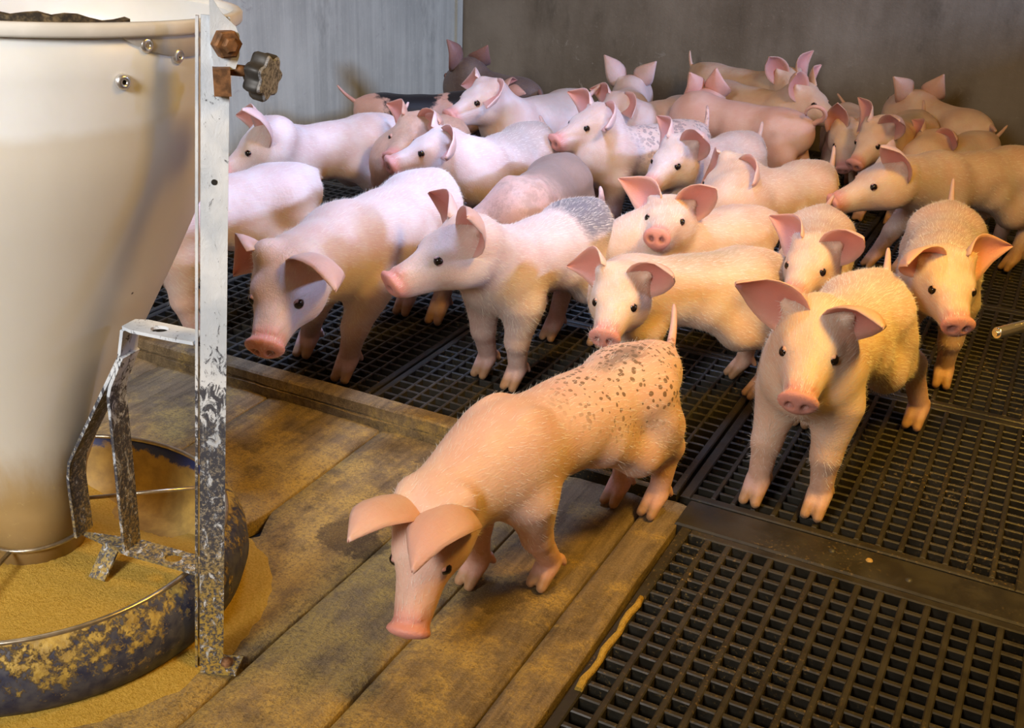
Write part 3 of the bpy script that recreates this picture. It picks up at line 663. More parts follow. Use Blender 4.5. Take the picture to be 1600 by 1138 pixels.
def piglet(label, tb, wi, po=None, sn=None, el=None, er=None, fl=None, fr=None, hl=None, hr=None, tip=None, S=None, skin=PINK, patches=(), dirt=0.0, near=False,
           vox=None, blades=False, tailcurl=False, hzt=0.300, hzw=0.308, zoff=0.0, ear=1.0, fat=1.0, hair=0, group='piglets crowding the pen', hd=None, pz=0.335, pit=42, yaw=0, st=1.06, tlen=0.062, hood=False):
    s = S or 1.05
    for _ in range(4):
        T, Wt = at(*tb, hzt * s + zoff), at(*wi, hzw * s + zoff); L = np.hypot(*(T - Wt)[:2])
        if S is None: s = float(np.clip(L / (0.37 * st), 0.86, 1.16))
    hdg = unit((Wt - T)[:2] if hd is None else (math.cos(rad(hd)), math.sin(rad(hd)))); mid = (T[:2] + Wt[:2]) / 2 if S is None else T[:2] + hdg * 0.185 * s * st
    ang = math.atan2(hdg[1], hdg[0]); Rw = np.array([[hdg[0], -hdg[1], 0], [hdg[1], hdg[0], 0], [0, 0, 1]])
    org = np.array([mid[0], mid[1], zoff])
    loc = lambda p: Rw.T @ (np.array(p) - org)
    eyeo = loc(CAM); dirl = lambda px: Rw.T @ ray(*px)
    # head: poll at its own height above the floor, snout below it at the pitch the face hangs
    X1 = np.array([st, 1, 1]); N = np.array([0.185, 0, 0.250]) * s * X1
    top = loc(at(*po, pz * s + zoff)) if po else np.array([0.30, 0, pz]) * s
    nk = top - N; ln_ = np.linalg.norm(nk); top = N + nk / ln_ * float(np.clip(ln_, 0.09 * s, 0.19 * s))
    if sn:
        ts = np.linspace(0.3, 6.0, 6000)[:, None]; pts_ = eyeo + unit(dirl(sn)) * ts; dv_ = pts_ - top; dist = np.linalg.norm(dv_, axis=1)
        ang_ = np.degrees(np.arctan2(-dv_[:, 2], np.hypot(dv_[:, 0], dv_[:, 1]))); ok_ = (dist < 0.32 * s) & (dist > 0.08 * s)
        yw_ = np.abs(np.degrees(np.arctan2(dv_[:, 1], dv_[:, 0])) - yaw); yw_ = np.minimum(yw_, 360 - yw_)
        cost = np.where(ok_, np.abs(ang_ - pit) + 50 * np.abs(dist / (0.170 * s) - 1) + 0.5 * np.maximum(0, yw_ - 15), 1e6 + dist * 1e3); Tn = pts_[int(np.argmin(cost))]
    else: Tn = top + np.array([math.cos(rad(pit)), 0, -math.sin(rad(pit))]) * 0.195 * s
    dl_ = np.linalg.norm(Tn - top); hs = 0.98 * s; lx = float(np.clip(dl_ / (0.195 * hs), 0.74, 1.06))
    D = unit(Tn - top); upv = np.array([0, 0, 1.0]) if abs(D[2]) < 0.95 else np.array([1.0, 0, 0.3]); hy = unit(np.cross(upv, D)); hx = unit(D + np.cross(D, hy) * 0.25); hz = np.cross(hx, hy)
    C = top + D * 0.195 * hs * lx - hx * 0.160 * hs * lx; Tn = C + hx * 0.168 * hs * lx
    Hf = np.stack([hx, hy, hz], 1); hp = lambda x, y, z: C + (hx * x * lx + hy * y + hz * z) * hs
    DBG.append((label, org, hdg, s, Rw @ C + org, Rw @ Tn + org, ln_ / s, lx, dl_ / s, math.degrees(math.asin(-D[2])), Rw @ top + org))
    # ears
    ears = []
    for sd, px in ((1, el), (-1, er)):
        base = hp(-0.014, sd * 0.036, 0.032); e0 = Hf @ unit((-0.10, sd * 0.55, 0.80)); le = 0.112 * hs * ear
        sel = unit(-0.25 * hx + 0.55 * sd * hy + np.array([0, 0, 0.85])); tipp = sphere_hit(eyeo, dirl(px), base, le, base + sel * le) if px else base + Hf @ unit((0.15, sd * 0.8, 0.6)) * le
        ears.append((sd, base, tipp, e0, le))
    # feet
    foot = {}
    for nm, px, dflt in (('fl', fl, (0.118, 0.045)), ('fr', fr, (0.136, -0.048)), ('hl', hl, (-0.150, 0.046)), ('hr', hr, (-0.165, -0.052))):
        p = np.array([dflt[0] * s * st, dflt[1] * s, 0.0])
        if px is not None: p = loc(at(*px, 0.006 + zoff)); p[2] = 0
        foot[nm] = p
    h = vox or (0.0038 if near else 0.0058)
    allp = [N, Tn, C, np.array([-0.24 * st, -0.12, 0]) * s, np.array([0.2 * st, 0.12, 0.36]) * s] + list(foot.values()) + [top]
    lo = np.min(allp, 0) - 0.07 * s; hi = np.max(allp, 0) + 0.07 * s; lo[2] = -0.012
    f = Field(lo, hi, h); fw_ = fat
    E = lambda c, r, k=0.02, R=None, cut=False: f.ell(np.array(c) * s * X1, tuple(np.array(r) * s * X1), R, k * s, cut)
    E((-0.108, 0, 0.240), (0.098, 0.060 * fw_, 0.068)); E((0.015, 0, 0.237), (0.170, 0.071 * fw_, 0.071), 0.03); E((0.128, 0, 0.240), (0.088, 0.060 * fw_, 0.072), 0.03)
    E((-0.148, 0, 0.258), (0.052, 0.042, 0.046), 0.02)
    f.cone(np.array([0.14 * st, 0, 0.245]) * s, C - hx * 0.030 * s, 0.064 * s, 0.049 * s, 0.035 * s)
    f.cone(np.array([0.15 * st, 0, 0.220]) * s, C - hx * 0.010 * s - hz * 0.022 * s, 0.052 * s, 0.038 * s, 0.03 * s)
    if blades:
        for sd in (1, -1): E((0.125, sd * 0.034, 0.268), (0.042, 0.018, 0.048), 0.012)
    for sd, a in ((1, 'l'), (-1, 'r')):
        # hind leg
        ft = foot['h' + a]; hip = np.array([-0.120, sd * 0.042, 0.195]) * s * X1; ank = ft + np.array([-0.012, 0, 0.040]) * s
        hock = hip * 0.46 + ank * 0.54 + np.array([-0.036, 0, 0.012]) * s; stif = np.array([-0.088, sd * 0.048, 0.172]) * s * X1 * 0.88 + ft * (1, 1, 0) * 0.12 + np.array([0.01, 0, 0]) * s
        f.cone(np.array([-0.108 * st, sd * 0.026, 0.245]) * s, (hip + hock + stif) / 3, 0.056 * s, 0.034 * s, 0.025 * s)
        f.cone(hip, stif, 0.042 * s, 0.026 * s, 0.026 * s); f.cone(stif, hock, 0.026 * s, 0.0205 * s, 0.018 * s); f.cone(hip + np.array([-0.03, 0, -0.02]) * s, hock, 0.036 * s, 0.0205 * s, 0.02 * s)
        f.cone(hock, ank, 0.0205 * s, 0.0172 * s, 0.010 * s); f.cone(stif, np.array([-0.02 * st, sd * 0.040, 0.200]) * s, 0.026 * s, 0.034 * s, 0.03 * s)
        # front leg
        fq = foot['f' + a]; sh = np.array([0.125, sd * 0.044, 0.180]) * s * X1; an2 = fq + np.array([-0.010, 0, 0.040]) * s
        knee = sh * 0.45 + an2 * 0.55 + np.array([0.010, 0, 0.0]) * s
        E((0.125, sd * 0.040, 0.222), (0.052, 0.030, 0.072), 0.022)
        f.cone(sh, knee, 0.040 * s, 0.0225 * s, 0.022 * s); f.cone(knee, an2, 0.0215 * s, 0.0175 * s, 0.012 * s)
        for q, an in ((ft, ank), (fq, an2)):
            for sg in (1, -1):
                f.cone(an + np.array([0.003, sg * 0.006, -0.004]) * s, q + np.array([0.020, sg * 0.0100, 0.0092]) * s, 0.0140 * s, 0.0082 * s, 0.0030 * s)
                f.cone(an + np.array([-0.014, sg * 0.010, 0.002]) * s, an + np.array([-0.020, sg * 0.012, -0.010]) * s, 0.0065 * s, 0.005 * s, 0.004 * s)
    # head
    f.ell(C, (0.064 * hs * lx, 0.047 * hs, 0.048 * hs), Hf, 0.025 * hs)
    f.ell(hp(0.016, 0, -0.026), (0.060 * hs * lx, 0.042 * hs, 0.036 * hs), Hf, 0.025 * hs)
    for sd in (1, -1):
        f.ell(hp(0.002, sd * 0.027, -0.020), (0.046 * hs * lx, 0.022 * hs, 0.034 * hs), Hf, 0.022 * hs)
        f.ell(hp(0.046, sd * 0.026, 0.017), (0.022 * hs * lx, 0.013 * hs, 0.013 * hs), Hf, 0.014 * hs)
    f.cone(hp(0.040, 0, -0.004), hp(0.142, 0, -0.012), 0.0385 * hs, 0.0245 * hs, 0.022 * hs)
    f.cone(hp(0.045, 0, -0.032), hp(0.132, 0, -0.028), 0.025 * hs, 0.0150 * hs, 0.012 * hs)
    for x_ in (0.122, 0.133, 0.143): f.ell(hp(x_, 0, 0.009), (0.0045 * hs, 0.019 * hs, 0.0045 * hs), Hf, 0.005 * hs)
    tilt = Hf @ np.array([[math.cos(0.22), 0, math.sin(0.22)], [0, 1, 0], [-math.sin(0.22), 0, math.cos(0.22)]])
    f.ell(hp(0.160, 0, -0.008), (0.0105 * hs, 0.0300 * hs, 0.0250 * hs), tilt, 0.007 * hs)
    for sd in (1, -1):
        f.ell(hp(0.172, sd * 0.0110, -0.010), (0.011 * hs, 0.0062 * hs, 0.0070 * hs), Hf, 0.003 * hs, True)
        sd_, base, tipp, e0, le = ears[0 if sd == 1 else 1]; ed = unit(tipp - base)
        f.cone(base - ed * 0.012 * hs - hx * 0.010 * hs, base + ed * 0.016 * hs - hx * 0.010 * hs, 0.021 * hs, 0.009 * hs, 0.016 * hs)
    # tail
    tbase = np.array([-0.198 * st, 0, 0.280]) * s; tl = tlen * s
    if tip: ttip = sphere_hit(eyeo, dirl(tip), tbase, tl, tbase + np.array([-0.4, 0, 0.7]) * tl)
    else: ttip = tbase + np.array([-0.55, 0.2, 0.75]) * tl
    f.cone(np.array([-0.160 * st, 0, 0.275]) * s, tbase, 0.022 * s, 0.0085 * s, 0.014 * s)
    V, Q = f.surface(); nv = len(V)
    # tint: snout, feet, nostrils
    tint = np.zeros((nv, 3)); hl_ = (V - C) @ Hf / (np.array([lx, 1, 1]) * hs)
    rs_ = np.hypot(hl_[:, 1], hl_[:, 2] + 0.01); q_ = np.clip((hl_[:, 0] - 0.118) / 0.036, 0, 1); tint[:, 0] = q_ * q_ * (3 - 2 * q_) * 0.85 * np.clip((0.050 - rs_) / 0.014, 0, 1) * (hl_[:, 0] < 0.2)
    tint[:, 0] = np.maximum(tint[:, 0], np.clip((0.115 * s - V[:, 2]) / (0.1 * s), 0, 1) * 0.30)
    legm = (V[:, 2] < 0.034 * s) & ~((hl_[:, 0] > 0.02) & (hl_[:, 0] < 0.2) & (np.abs(hl_[:, 1]) < 0.06) & (np.abs(hl_[:, 2]) < 0.07))
    tint[:, 1] = np.where(legm, np.clip((0.030 * s - V[:, 2]) / (0.010 * s), 0, 0.9), 0)
    for sd in (1, -1): tint[:, 2] = np.maximum(tint[:, 2], np.clip(1.2 - np.linalg.norm((hl_ - (0.168, sd * 0.0110, -0.010)) / (0.010, 0.0072, 0.0078), axis=1), 0, 1))
    VV = [V]; FF = [Q]; TT = [tint]; tot = nv
    # ears: cupped leaves with thickness
    us = np.array([0, 0.08, 0.18, 0.30, 0.44, 0.58, 0.71, 0.82, 0.91, 0.97, 1.0]); wp = np.array([0.60, 0.78, 0.92, 1.0, 0.96, 0.83, 0.63, 0.41, 0.22, 0.10, 0.02]); vs = np.linspace(-1, 1, 11)
    for sd, base, tipp, e0, le in ears:
        axd = unit(tipp - base); nrm = unit(rot_between(e0, tipp - base) @ (Hf @ unit((0.88, sd * 0.45, 0.10)))) if hood else unit(unit(hx * (1, 1, 0.35)) * 0.9 + sd * hy * 0.40 + np.array([0, 0, 0.10])); nrm = unit(nrm - axd * (nrm @ axd)); wdir = np.cross(axd, nrm) * sd
        droop = np.clip(0.25 - axd[2], 0, 1); G = []
        for u, w in zip(us, wp):
            cen = base - axd * 0.014 * s + axd * (le + 0.014 * s) * u + (np.array([0, 0, 0.020 * s]) * droop - nrm * 0.012 * s) * math.sin(math.pi * u) + nrm * 0.010 * s * max(0, u - 0.7) / 0.3
            hw = 0.0405 * s * ear * w; cup = 0.023 * s * (1 - u) ** 1.1 + 0.005 * s
            G.append([cen + wdir * hw * v + nrm * (cup * abs(v) ** 1.8 * (1.15 if v > 0 else 0.8) - 0.35 * cup) for v in vs])
        G = np.array(G); nu, nw = G.shape[:2]; th = 0.0019 * s * np.ones((nu, nw, 1)); th[-2:] *= 0.5; th[:, 0] *= 0.4; th[:, -1] *= 0.4
        du = np.gradient(G, axis=0); dv = np.gradient(G, axis=1); nn = np.cross(du, dv); nn /= np.linalg.norm(nn, axis=2, keepdims=True) + 1e-9
        if (nn[3, 5] @ nrm) < 0: nn = -nn; rev = True
        else: rev = False
        A = (G + nn * th).reshape(-1, 3); B = (G - nn * th).reshape(-1, 3); q = []
        gi = np.arange(nu * nw).reshape(nu, nw); fr_ = np.stack([gi[:-1, :-1], gi[1:, :-1], gi[1:, 1:], gi[:-1, 1:]], -1).reshape(-1, 4)
        off = nu * nw; q = [fr_, fr_[:, ::-1] + off]
        for e in (gi[:, 0], gi[:, -1][::-1], gi[0, ::-1], gi[-1, :]): q.append(np.stack([e[:-1], e[1:], e[1:] + off, e[:-1] + off], 1)[:, ::-1])
        q = np.concatenate(q); q = q[:, ::-1] if rev else q
        VV.append(A); VV.append(B); FF.append(q + tot); tot += 2 * off
        ta = np.zeros((off, 3)); inn = np.clip(1 - np.abs(np.tile(vs, nu)) ** 3, 0, 1); ta[:, 0] = 0.50 + 0.42 * inn; ta[:, 2] = 0.16 * np.clip(1 - np.repeat(us, nw) * 2.2, 0, 1) * inn
        tbk = np.zeros((off, 3)); tbk[:, 0] = 0.16 + 0.14 * np.repeat(us, nw); TT += [ta, tbk]
    # tail tube, closed at the tip
    if tailcurl:
        dd = ttip - tbase; sidev = unit(np.cross(dd, (0, 0, 1.0))); cpt = tbase + dd * 0.62; rr_ = 0.026 * s; u0 = unit(tbase - cpt); vv_ = unit(np.cross(unit(eyeo - cpt), u0))
        pts = [tbase + np.array([0.03, 0, -0.006]) * s, tbase] + [cpt + (u0 * math.cos(a) + vv_ * math.sin(a)) * rr_ + unit(eyeo - cpt) * 0.003 * a * s for a in np.linspace(0.5, 5.2, 13)]
    else:
        mid_ = (tbase + ttip) / 2 + np.array([-0.10, 0.0, -0.04]) * tl
        pts = [tbase + np.array([0.035, 0, -0.008]) * s] + [tbase * (1 - u) ** 2 + mid_ * 2 * u * (1 - u) + ttip * u * u for u in np.linspace(0, 1, 9)]
    mt = MB(); rr = [0.0105 * s] + [0.0080 * (1 - 0.55 * u) * s for u in np.linspace(0, 1, len(pts) - 1)]; rr[-1] *= 0.6; mt.tube(pts, rr, 10)
    Vt = np.array(mt.v); VV.append(Vt); FT = [tuple(i + tot for i in q) for q in mt.f]; tot += len(Vt); tq = np.zeros((len(Vt), 3)); tq[:, 0] = 0.25; TT.append(tq)
    # eyes and lids
    er_ = 0.0086 * s; eyes = []
    for sd in (1, -1):
        dirn = unit(Hf @ np.array([0.60, sd * 0.74, 0.30])); o0 = hp(0.044, sd * 0.012, 0.004); dd = 0.0
        while f.value(o0 + dirn * dd) < 0 and dd < 0.09: dd += 0.0008
        ec = o0 + dirn * (dd - er_ * 0.52); eyes.append(ec)
        fx = unit(hx - dirn * (hx @ dirn)); fz = np.cross(dirn, fx); fz = fz if fz @ hz > 0 else -fz
        G = []; nth = 22
        for rg in (0.0, 0.34, 0.68, 1.0):
            for k in range(nth):
                a = 2 * math.pi * k / nth; ca, sa = math.cos(a), math.sin(a); op = rad(62) * abs(ca) ** 1.2 + rad(32 if sa > 0 else 34) * abs(sa)
                pol = op + (rad(112) - op) * rg; rr2 = er_ * (1.06 + 0.10 * math.sin(rg * math.pi))
                G.append(ec + (dirn * math.cos(pol) + (fx * ca + fz * sa * 0.95) * math.sin(pol)) * rr2)
        G = np.array(G); qs = [(i * nth + k, i * nth + (k + 1) % nth, (i + 1) * nth + (k + 1) % nth, (i + 1) * nth + k) for i in range(3) for k in range(nth)]
        qs = np.array(qs); c0_, c1_, c2_ = G[qs[5, 0]], G[qs[5, 1]], G[qs[5, 2]]
        if np.cross(c1_ - c0_, c2_ - c1_) @ (c0_ - ec) < 0: qs = qs[:, ::-1]
        VV.append(G); FF.append(qs + tot); tot += len(G); tl_ = np.zeros((len(G), 3)); tl_[:nth, 2] = 0.7; tl_[:nth, 0] = 0.5; tl_[nth:2 * nth, 0] = 0.45; tl_[2 * nth:, 0] = 0.2; TT.append(tl_)
    V = np.concatenate(VV); T3 = np.concatenate(TT); quads = np.concatenate(FF); caps = [q for q in FT if len(q) != 4]; q4 = np.array([q for q in FT if len(q) == 4]); quads = np.concatenate([quads, q4])
    me = bpy.data.meshes.new('piglet_body'); nq = len(quads); loops = np.concatenate([quads.ravel(), np.array([i for q in caps for i in q], int)]); sizes = [4] * nq + [len(q) for q in caps]
    me.vertices.add(len(V)); me.vertices.foreach_set('co', V.astype(np.float32).ravel()); me.loops.add(len(loops)); me.loops.foreach_set('vertex_index', loops.astype(np.int32))
    me.polygons.add(len(sizes)); me.polygons.foreach_set('loop_start', np.concatenate([[0], np.cumsum(sizes)[:-1]]).astype(np.int32)); me.polygons.foreach_set('use_smooth', np.ones(len(sizes), bool))
    me.update(calc_edges=True); me.validate()
    ca_ = me.attributes.new('tint', 'FLOAT_COLOR', 'POINT'); ca_.data.foreach_set('color', np.concatenate([T3, np.ones((len(V), 1))], 1).astype(np.float32).ravel())
    root = empty('piglet', tuple(org), ang); tag(root, label, 'piglet', group)
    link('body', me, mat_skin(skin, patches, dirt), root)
    for ec in eyes:
        e = bpy.data.objects.new('eye', eye_mesh(er_)); COL.objects.link(e); e.parent = root; e.location = tuple(ec)
    if hair:
        bq = Q; r2 = np.random.default_rng(len(label) + hair); A_, B_, C_ = V[bq[:, 0]], V[bq[:, 1]], V[bq[:, 2]]
        pick = r2.integers(0, len(bq), hair); w = r2.random((hair, 2)); p = A_[pick] + (B_[pick] - A_[pick]) * w[:, :1] + (C_[pick] - B_[pick]) * w[:, 1:] * w[:, :1]
        nr = np.cross(B_ - A_, C_ - A_)[pick]; nr /= np.linalg.norm(nr, axis=1, keepdims=True) + 1e-9
        face_ = ((p - C) @ hx > 0.0) & (np.linalg.norm(p - C, axis=1) < 0.19 * s); keep = (p[:, 2] > (0.05 + 0.09 * r2.random(hair)) * s) & ~(((p - C) @ hx > 0.135 * s) & face_); bk = np.where(face_[:, None], -hx * 0.9 + np.array([0, 0, 0.2]), np.array([-0.85, 0, -0.4]))
        d = bk - nr * (bk * nr).sum(1, keepdims=True); d /= np.linalg.norm(d, axis=1, keepdims=True) + 1e-9; d = d * 0.93 + nr * 0.30 + r2.normal(size=d.shape) * 0.13
        ln = (0.007 + 0.007 * r2.random((hair, 1))) * s; sdv = np.cross(d, nr); sdv /= np.linalg.norm(sdv, axis=1, keepdims=True) + 1e-9
        p, d, ln, sdv = p[keep], d[keep], ln[keep], sdv[keep]; k = len(p)
        HV = np.stack([p - sdv * 0.00023, p + sdv * 0.00023, p + d * ln], 1).reshape(-1, 3)
        hm = bpy.data.meshes.new('bristles'); hm.vertices.add(3 * k); hm.vertices.foreach_set('co', HV.astype(np.float32).ravel()); hm.loops.add(3 * k); hm.loops.foreach_set('vertex_index', np.arange(3 * k, dtype=np.int32)); hm.polygons.add(k); hm.polygons.foreach_set('loop_start', (np.arange(k) * 3).astype(np.int32)); hm.update(calc_edges=True)
        tag(link('bristles', hm, HAIR, root), kind='stuff')
    return root

SPOTS = [dict(c=(-0.10, 0.02, 0.27), r=(0.15, 0.09, 0.085), col=(0.20, 0.12, 0.07), speck=(108, 0.43), a=0.92, amp=0.6, soft=0.35), dict(c=(-0.09, 0.005, 0.325), r=(0.085, 0.03, 0.05), col=(0.16, 0.125, 0.11), a=0.75, amp=1.2, ns=40, soft=0.3)]
RUMP = [dict(c=(-0.145, 0.02, 0.295), r=(0.095, 0.085, 0.075), col=(0.115, 0.13, 0.155), a=0.85, amp=0.7, soft=0.2, ns=26)]
BLACK = [dict(c=(-0.02, 0, 0.30), r=(0.10, 0.11, 0.12), col=(0.012, 0.012, 0.015), a=1.0, amp=0.9, soft=0.08), dict(c=(0.14, -0.02, 0.31), r=(0.055, 0.09, 0.08), col=(0.014, 0.012, 0.012), a=1.0, amp=0.9, soft=0.08)]
MOTTLE = [dict(c=(-0.09, 0, 0.27), r=(0.17, 0.12, 0.13), col=(0.33, 0.25, 0.26), speck=(90, 0.55), a=0.75, amp=0.5, soft=0.3)]
GREENISH = [dict(c=(-0.02, 0.0, 0.32), r=(0.10, 0.05, 0.06), col=(0.36, 0.30, 0.17), a=0.6, amp=1.0, soft=0.4), dict(c=(-0.17, 0.06, 0.26), r=(0.05, 0.06, 0.07), col=(0.30, 0.23, 0.16), a=0.55, amp=1.0, soft=0.4)]
DIRTY = [dict(c=(-0.08, 0, 0.26), r=(0.15, 0.14, 0.14), col=(0.25, 0.185, 0.155), a=0.8, amp=0.8, soft=0.35)]
SMUT = [dict(c=(-0.16, 0.07, 0.27), r=(0.022, 0.03, 0.025), col=(0.28, 0.22, 0.2), a=0.7, amp=0.5, soft=0.3)]
BACKDIRT = [dict(c=(-0.06, 0.02, 0.30), r=(0.13, 0.07, 0.05), col=(0.42, 0.36, 0.32), a=0.6, amp=1.0, soft=0.4)]
HEADG = [dict(c=(0.0, 0.0, 0.2), r=(0.9, 0.9, 0.9), col=GREY, a=0.85, amp=0.3, soft=0.2)]

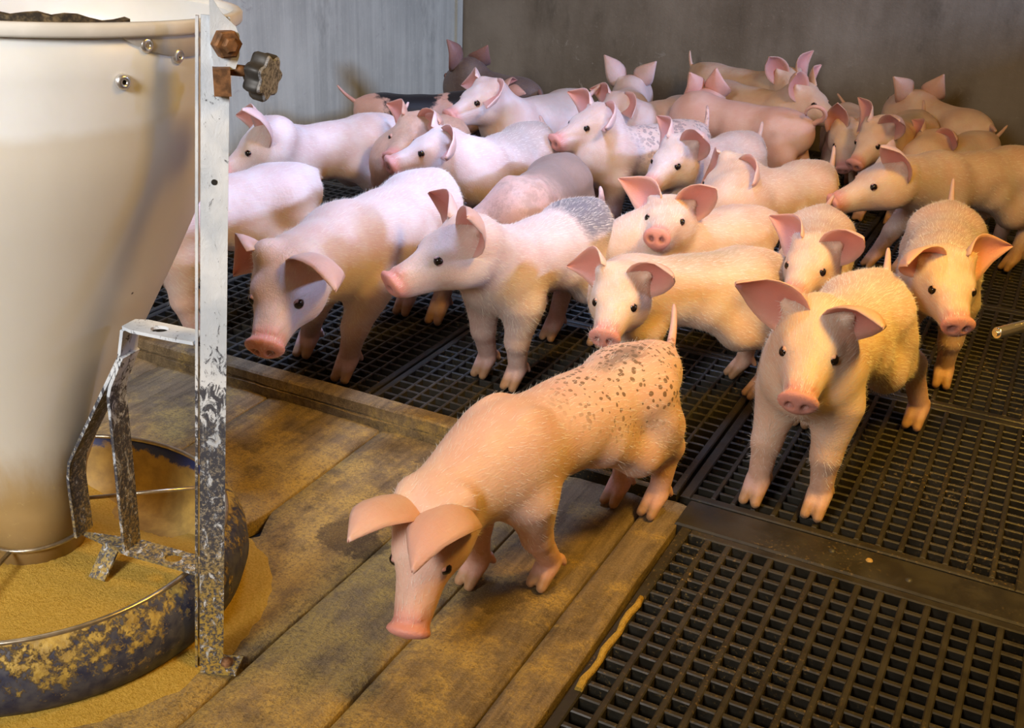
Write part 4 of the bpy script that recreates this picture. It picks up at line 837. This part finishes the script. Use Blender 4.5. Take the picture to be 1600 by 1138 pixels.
PIGS = [
 dict(label='spotted piglet stepping head down onto the planks in the foreground', tb=(1040, 530), wi=(768, 652), po=(672, 778), sn=(636, 984), el=(642, 882), er=(546, 833), fl=(851, 908), hl=(1020, 798), hr=(962, 780), tip=(1053, 476), pz=0.25, pit=58, skin=(0.78, 0.545, 0.44), patches=SPOTS, near=True, blades=True, hair=5000, vox=0.0036, S=0.92, st=1.2, tlen=0.095, ear=1.05, hood=True),
 dict(label='white piglet with lowered head just right of the feeder post', tb=(690, 262), wi=(500, 342), po=(448, 398), sn=(416, 520), el=(528, 442), er=(373, 422), fl=(541, 588), fr=(481, 550), hl=(684, 499), hr=(634, 485), S=1.1, pz=0.30, pit=42, skin=PALE, near=True, hair=16000, tip=(700, 302), hood=True),
 dict(label='alert piglet in profile with a blue grey patch on its rump', tb=(935, 308), wi=(785, 365), po=(729, 349), sn=(610, 437), el=(740, 333), er=(680, 300), fl=(803, 602), fr=(757, 582), hr=(862, 525), tip=(938, 292), S=1.0, pz=0.36, pit=30, skin=PALE, patches=RUMP, near=True, hair=12000, yaw=-35),
 dict(label='white piglet half hidden behind the feeder post', tb=(482, 255), wi=(330, 278), fl=None, S=1.05, pz=0.28, pit=50, skin=PALE, near=True, hair=11000, tip=(490, 276), fr=(303, 494)),
 dict(label='clean white piglet along the left wall behind the feeder knob', tb=(612, 178), wi=(440, 203), po=(416, 198), sn=(352, 262), el=(384, 165), er=(376, 178), pz=0.33, pit=42, S=1.0, skin=PALE, hair=6000, yaw=-20),
 dict(label='piglet with pricked ears and dirty back facing left behind the white one', tb=(848, 190), wi=(715, 235), po=(694, 211), sn=(614, 250), el=(704, 248), er=(667, 181), tip=(843, 181), S=1.0, pz=0.33, pit=22, skin=PALE, patches=BACKDIRT, hair=6000, yaw=-50),
 dict(label='brownish piglet peering out with one tall ear near the left wall', tb=(712, 178), wi=(668, 192), po=(652, 186), sn=(612, 243), el=(692, 188), er=(611, 162), S=0.95, pz=0.35, pit=30, skin=TAN, dirt=0.25),
 dict(label='piglet with black and tan patches against the left wall', tb=(562, 150), wi=(700, 148), tip=(527, 133), S=0.86, skin=(0.66, 0.42, 0.33), patches=BLACK, tlen=0.085, pit=60),
 dict(label='piglet with folded ear and wrinkled neck facing left near the corner', tb=(915, 140), wi=(790, 160), po=(764, 132), sn=(702, 178), el=(765, 173), er=(727, 133), tip=(938, 132), S=1.0, pz=0.36, pit=26, skin=PALE, patches=BACKDIRT, yaw=-45),
 dict(label='dark grey piglet with upright ears in the corner of the pen', tb=(838, 132), wi=(765, 112), po=(732, 94), sn=(706, 135), el=(703, 63), er=(760, 75), S=0.95, pz=0.335, pit=40, skin=(0.15, 0.118, 0.112), dirt=0.3, tip=(845, 150)),
 dict(label='white piglet facing the back wall with both ears spread', tb=(976, 152), wi=(981, 140), po=(985, 122), sn=(975, 140), el=(946, 86), er=(1023, 98), S=0.88, pz=0.325, pit=40, skin=PALE),
 dict(label='smooth white piglet tucked between the spread ears and the speckled one', tb=(1087, 150), wi=(992, 165), po=(966, 152), sn=(930, 192), el=(990, 187), er=(926, 138), S=0.86, pz=0.33, pit=34, skin=PALE),
 dict(label='piglet with speckled lilac rump and raised snout in the middle', tb=(1098, 190), wi=(972, 200), po=(940, 169), sn=(867, 217), el=(953, 202), er=(893, 143), tip=(1105, 164), S=0.97, pz=0.36, pit=24, skin=PALE, patches=MOTTLE, hair=6000, yaw=-30),
 dict(label='brown mottled piglet with bony shoulders behind the patched alert one', tb=(893, 238), wi=(810, 288), po=(756, 358), sn=(758, 420), S=0.98, pz=0.22, pit=55, skin=(0.66, 0.47, 0.40), patches=DIRTY, dirt=0.4, blades=True, tip=(905, 262), hair=0, el=(745, 425), er=(735, 420)),
 dict(label='pale piglet with muddy wrinkled face and one red folded ear', tb=(1182, 206), wi=(1100, 222), po=(1066, 218), sn=(1012, 287), el=(1103, 208), er=(1033, 182), tip=(1191, 190), S=0.97, pz=0.34, pit=32, skin=PALE, patches=SMUT, dirt=0.12, tlen=0.05, hair=6000),
 dict(label='yellowish piglet with lowered face in the middle of the group', tb=(1295, 252), wi=(1178, 272), po=(1150, 256), sn=(1092, 318), el=(1184, 288), tip=(1303, 228), S=0.97, pz=0.32, pit=35, skin=PINK, hair=6000, er=(1100, 292)),
 dict(label='piglet looking straight out with two large pointed ears', tb=(1205, 325), wi=(1105, 330), po=(1052, 312), sn=(1027, 366), el=(1121, 288), er=(972, 279), S=0.92, pz=0.34, pit=15, skin=PINK, near=True, hair=8000, tip=(1212, 345)),
 dict(label='dusty piglet standing behind the spotted tail of the front one', tb=(1215, 392), wi=(1070, 400), po=(975, 424), sn=(945, 522), el=(1056, 424), er=(894, 414), hl=None, hr=None, S=0.92, pz=0.32, pit=28, skin=PINK, patches=GREENISH, near=True, hair=11000, st=1.0),
 dict(label='piglet facing out with wide ears in front of the sniffing one', tb=(1290, 318), wi=(1280, 352), po=(1278, 376), sn=(1238, 456), el=(1353, 366), er=(1210, 338), tip=(1303, 305), S=0.9, pz=0.34, pit=24, skin=PINK, near=True, hair=8000),
 dict(label='piglet striding toward the viewer with ragged ears on the right', tb=(1384, 418), wi=(1320, 470), po=(1280, 482), sn=(1248, 622), el=(1384, 500), er=(1150, 434), fl=(1274, 800), fr=(1178, 778), hl=(1428, 662), hr=(1255, 658), tip=(1388, 388), S=1.0, pz=0.335, pit=33, skin=PINK, near=True, hair=16000, vox=0.0036),
 dict(label='piglet with drooping ears beside the drinker nozzle', tb=(1488, 312), wi=(1480, 378), po=(1480, 400), sn=(1499, 503), el=(1572, 382), er=(1413, 405), fl=None, tip=(1490, 279), S=0.97, pz=0.33, pit=30, skin=PINK, near=True, hair=11000, fr=None),
 dict(label='long piglet sniffing left with one upright ear at the right edge', tb=(1625, 232), wi=(1440, 246), po=(1402, 250), sn=(1300, 312), el=(1380, 222), er=(1392, 228), fl=(1405, 427), fr=(1362, 414), hl=(1576, 420), S=1.0, pz=0.32, pit=30, skin=PINK, hair=6000),
 dict(label='small piglet with white blaze and yellow stained back', tb=(1443, 172), wi=(1398, 192), po=(1375, 192), sn=(1335, 254), el=(1408, 183), er=(1347, 153), tip=(1443, 157), S=0.92, pz=0.34, pit=42, skin=PINK, patches=GREENISH),
 dict(label='piglet facing away by the back wall at the far right', tb=(1545, 185), wi=(1470, 160), po=(1438, 146), sn=(1414, 170), el=(1400, 122), er=(1472, 120), S=0.95, pz=0.32, pit=40, skin=PINK, tip=(1556, 205)),
 dict(label='small yellow piglet half hidden behind the long sniffing one', tb=(1553, 207), wi=(1485, 214), po=(1458, 212), sn=(1428, 250), el=(1500, 216), er=(1431, 188), tip=(1574, 196), S=0.86, pz=0.31, pit=32, skin=PINK),
 dict(label='piglet with thin raised tail hidden behind the white blaze', tb=(1325, 160), wi=(1330, 178), po=(1325, 192), sn=(1318, 262), el=(1352, 190), er=(1311, 158), tip=(1304, 140), S=0.84, pz=0.32, pit=48, skin=PINK),
 dict(label='piglet standing against the back wall with short white tail', tb=(1087, 98), wi=(1188, 112), po=(1232, 114), sn=(1256, 166), er=(1200, 86), el=(1266, 79), tip=(1078, 79), S=0.95, pz=0.325, pit=30, skin=PINK),
 dict(label='piglet pushing right with pink cupped ears and tan snout', tb=(1104, 124), wi=(1208, 142), po=(1256, 142), sn=(1309, 184), er=(1240, 112), el=(1277, 101), tip=(1097, 122), S=0.98, pz=0.325, pit=28, skin=PINK),
 dict(label='plump piglet with a curled tail turned away in the back row', tb=(1264, 182), wi=(1138, 156), po=(1105, 142), sn=(1092, 168), el=(1082, 117), er=(1117, 111), tip=(1277, 168), S=1.0, pz=0.3, pit=30, skin=(0.78, 0.53, 0.45), tailcurl=True),
]
for p_ in PIGS: piglet(**p_)
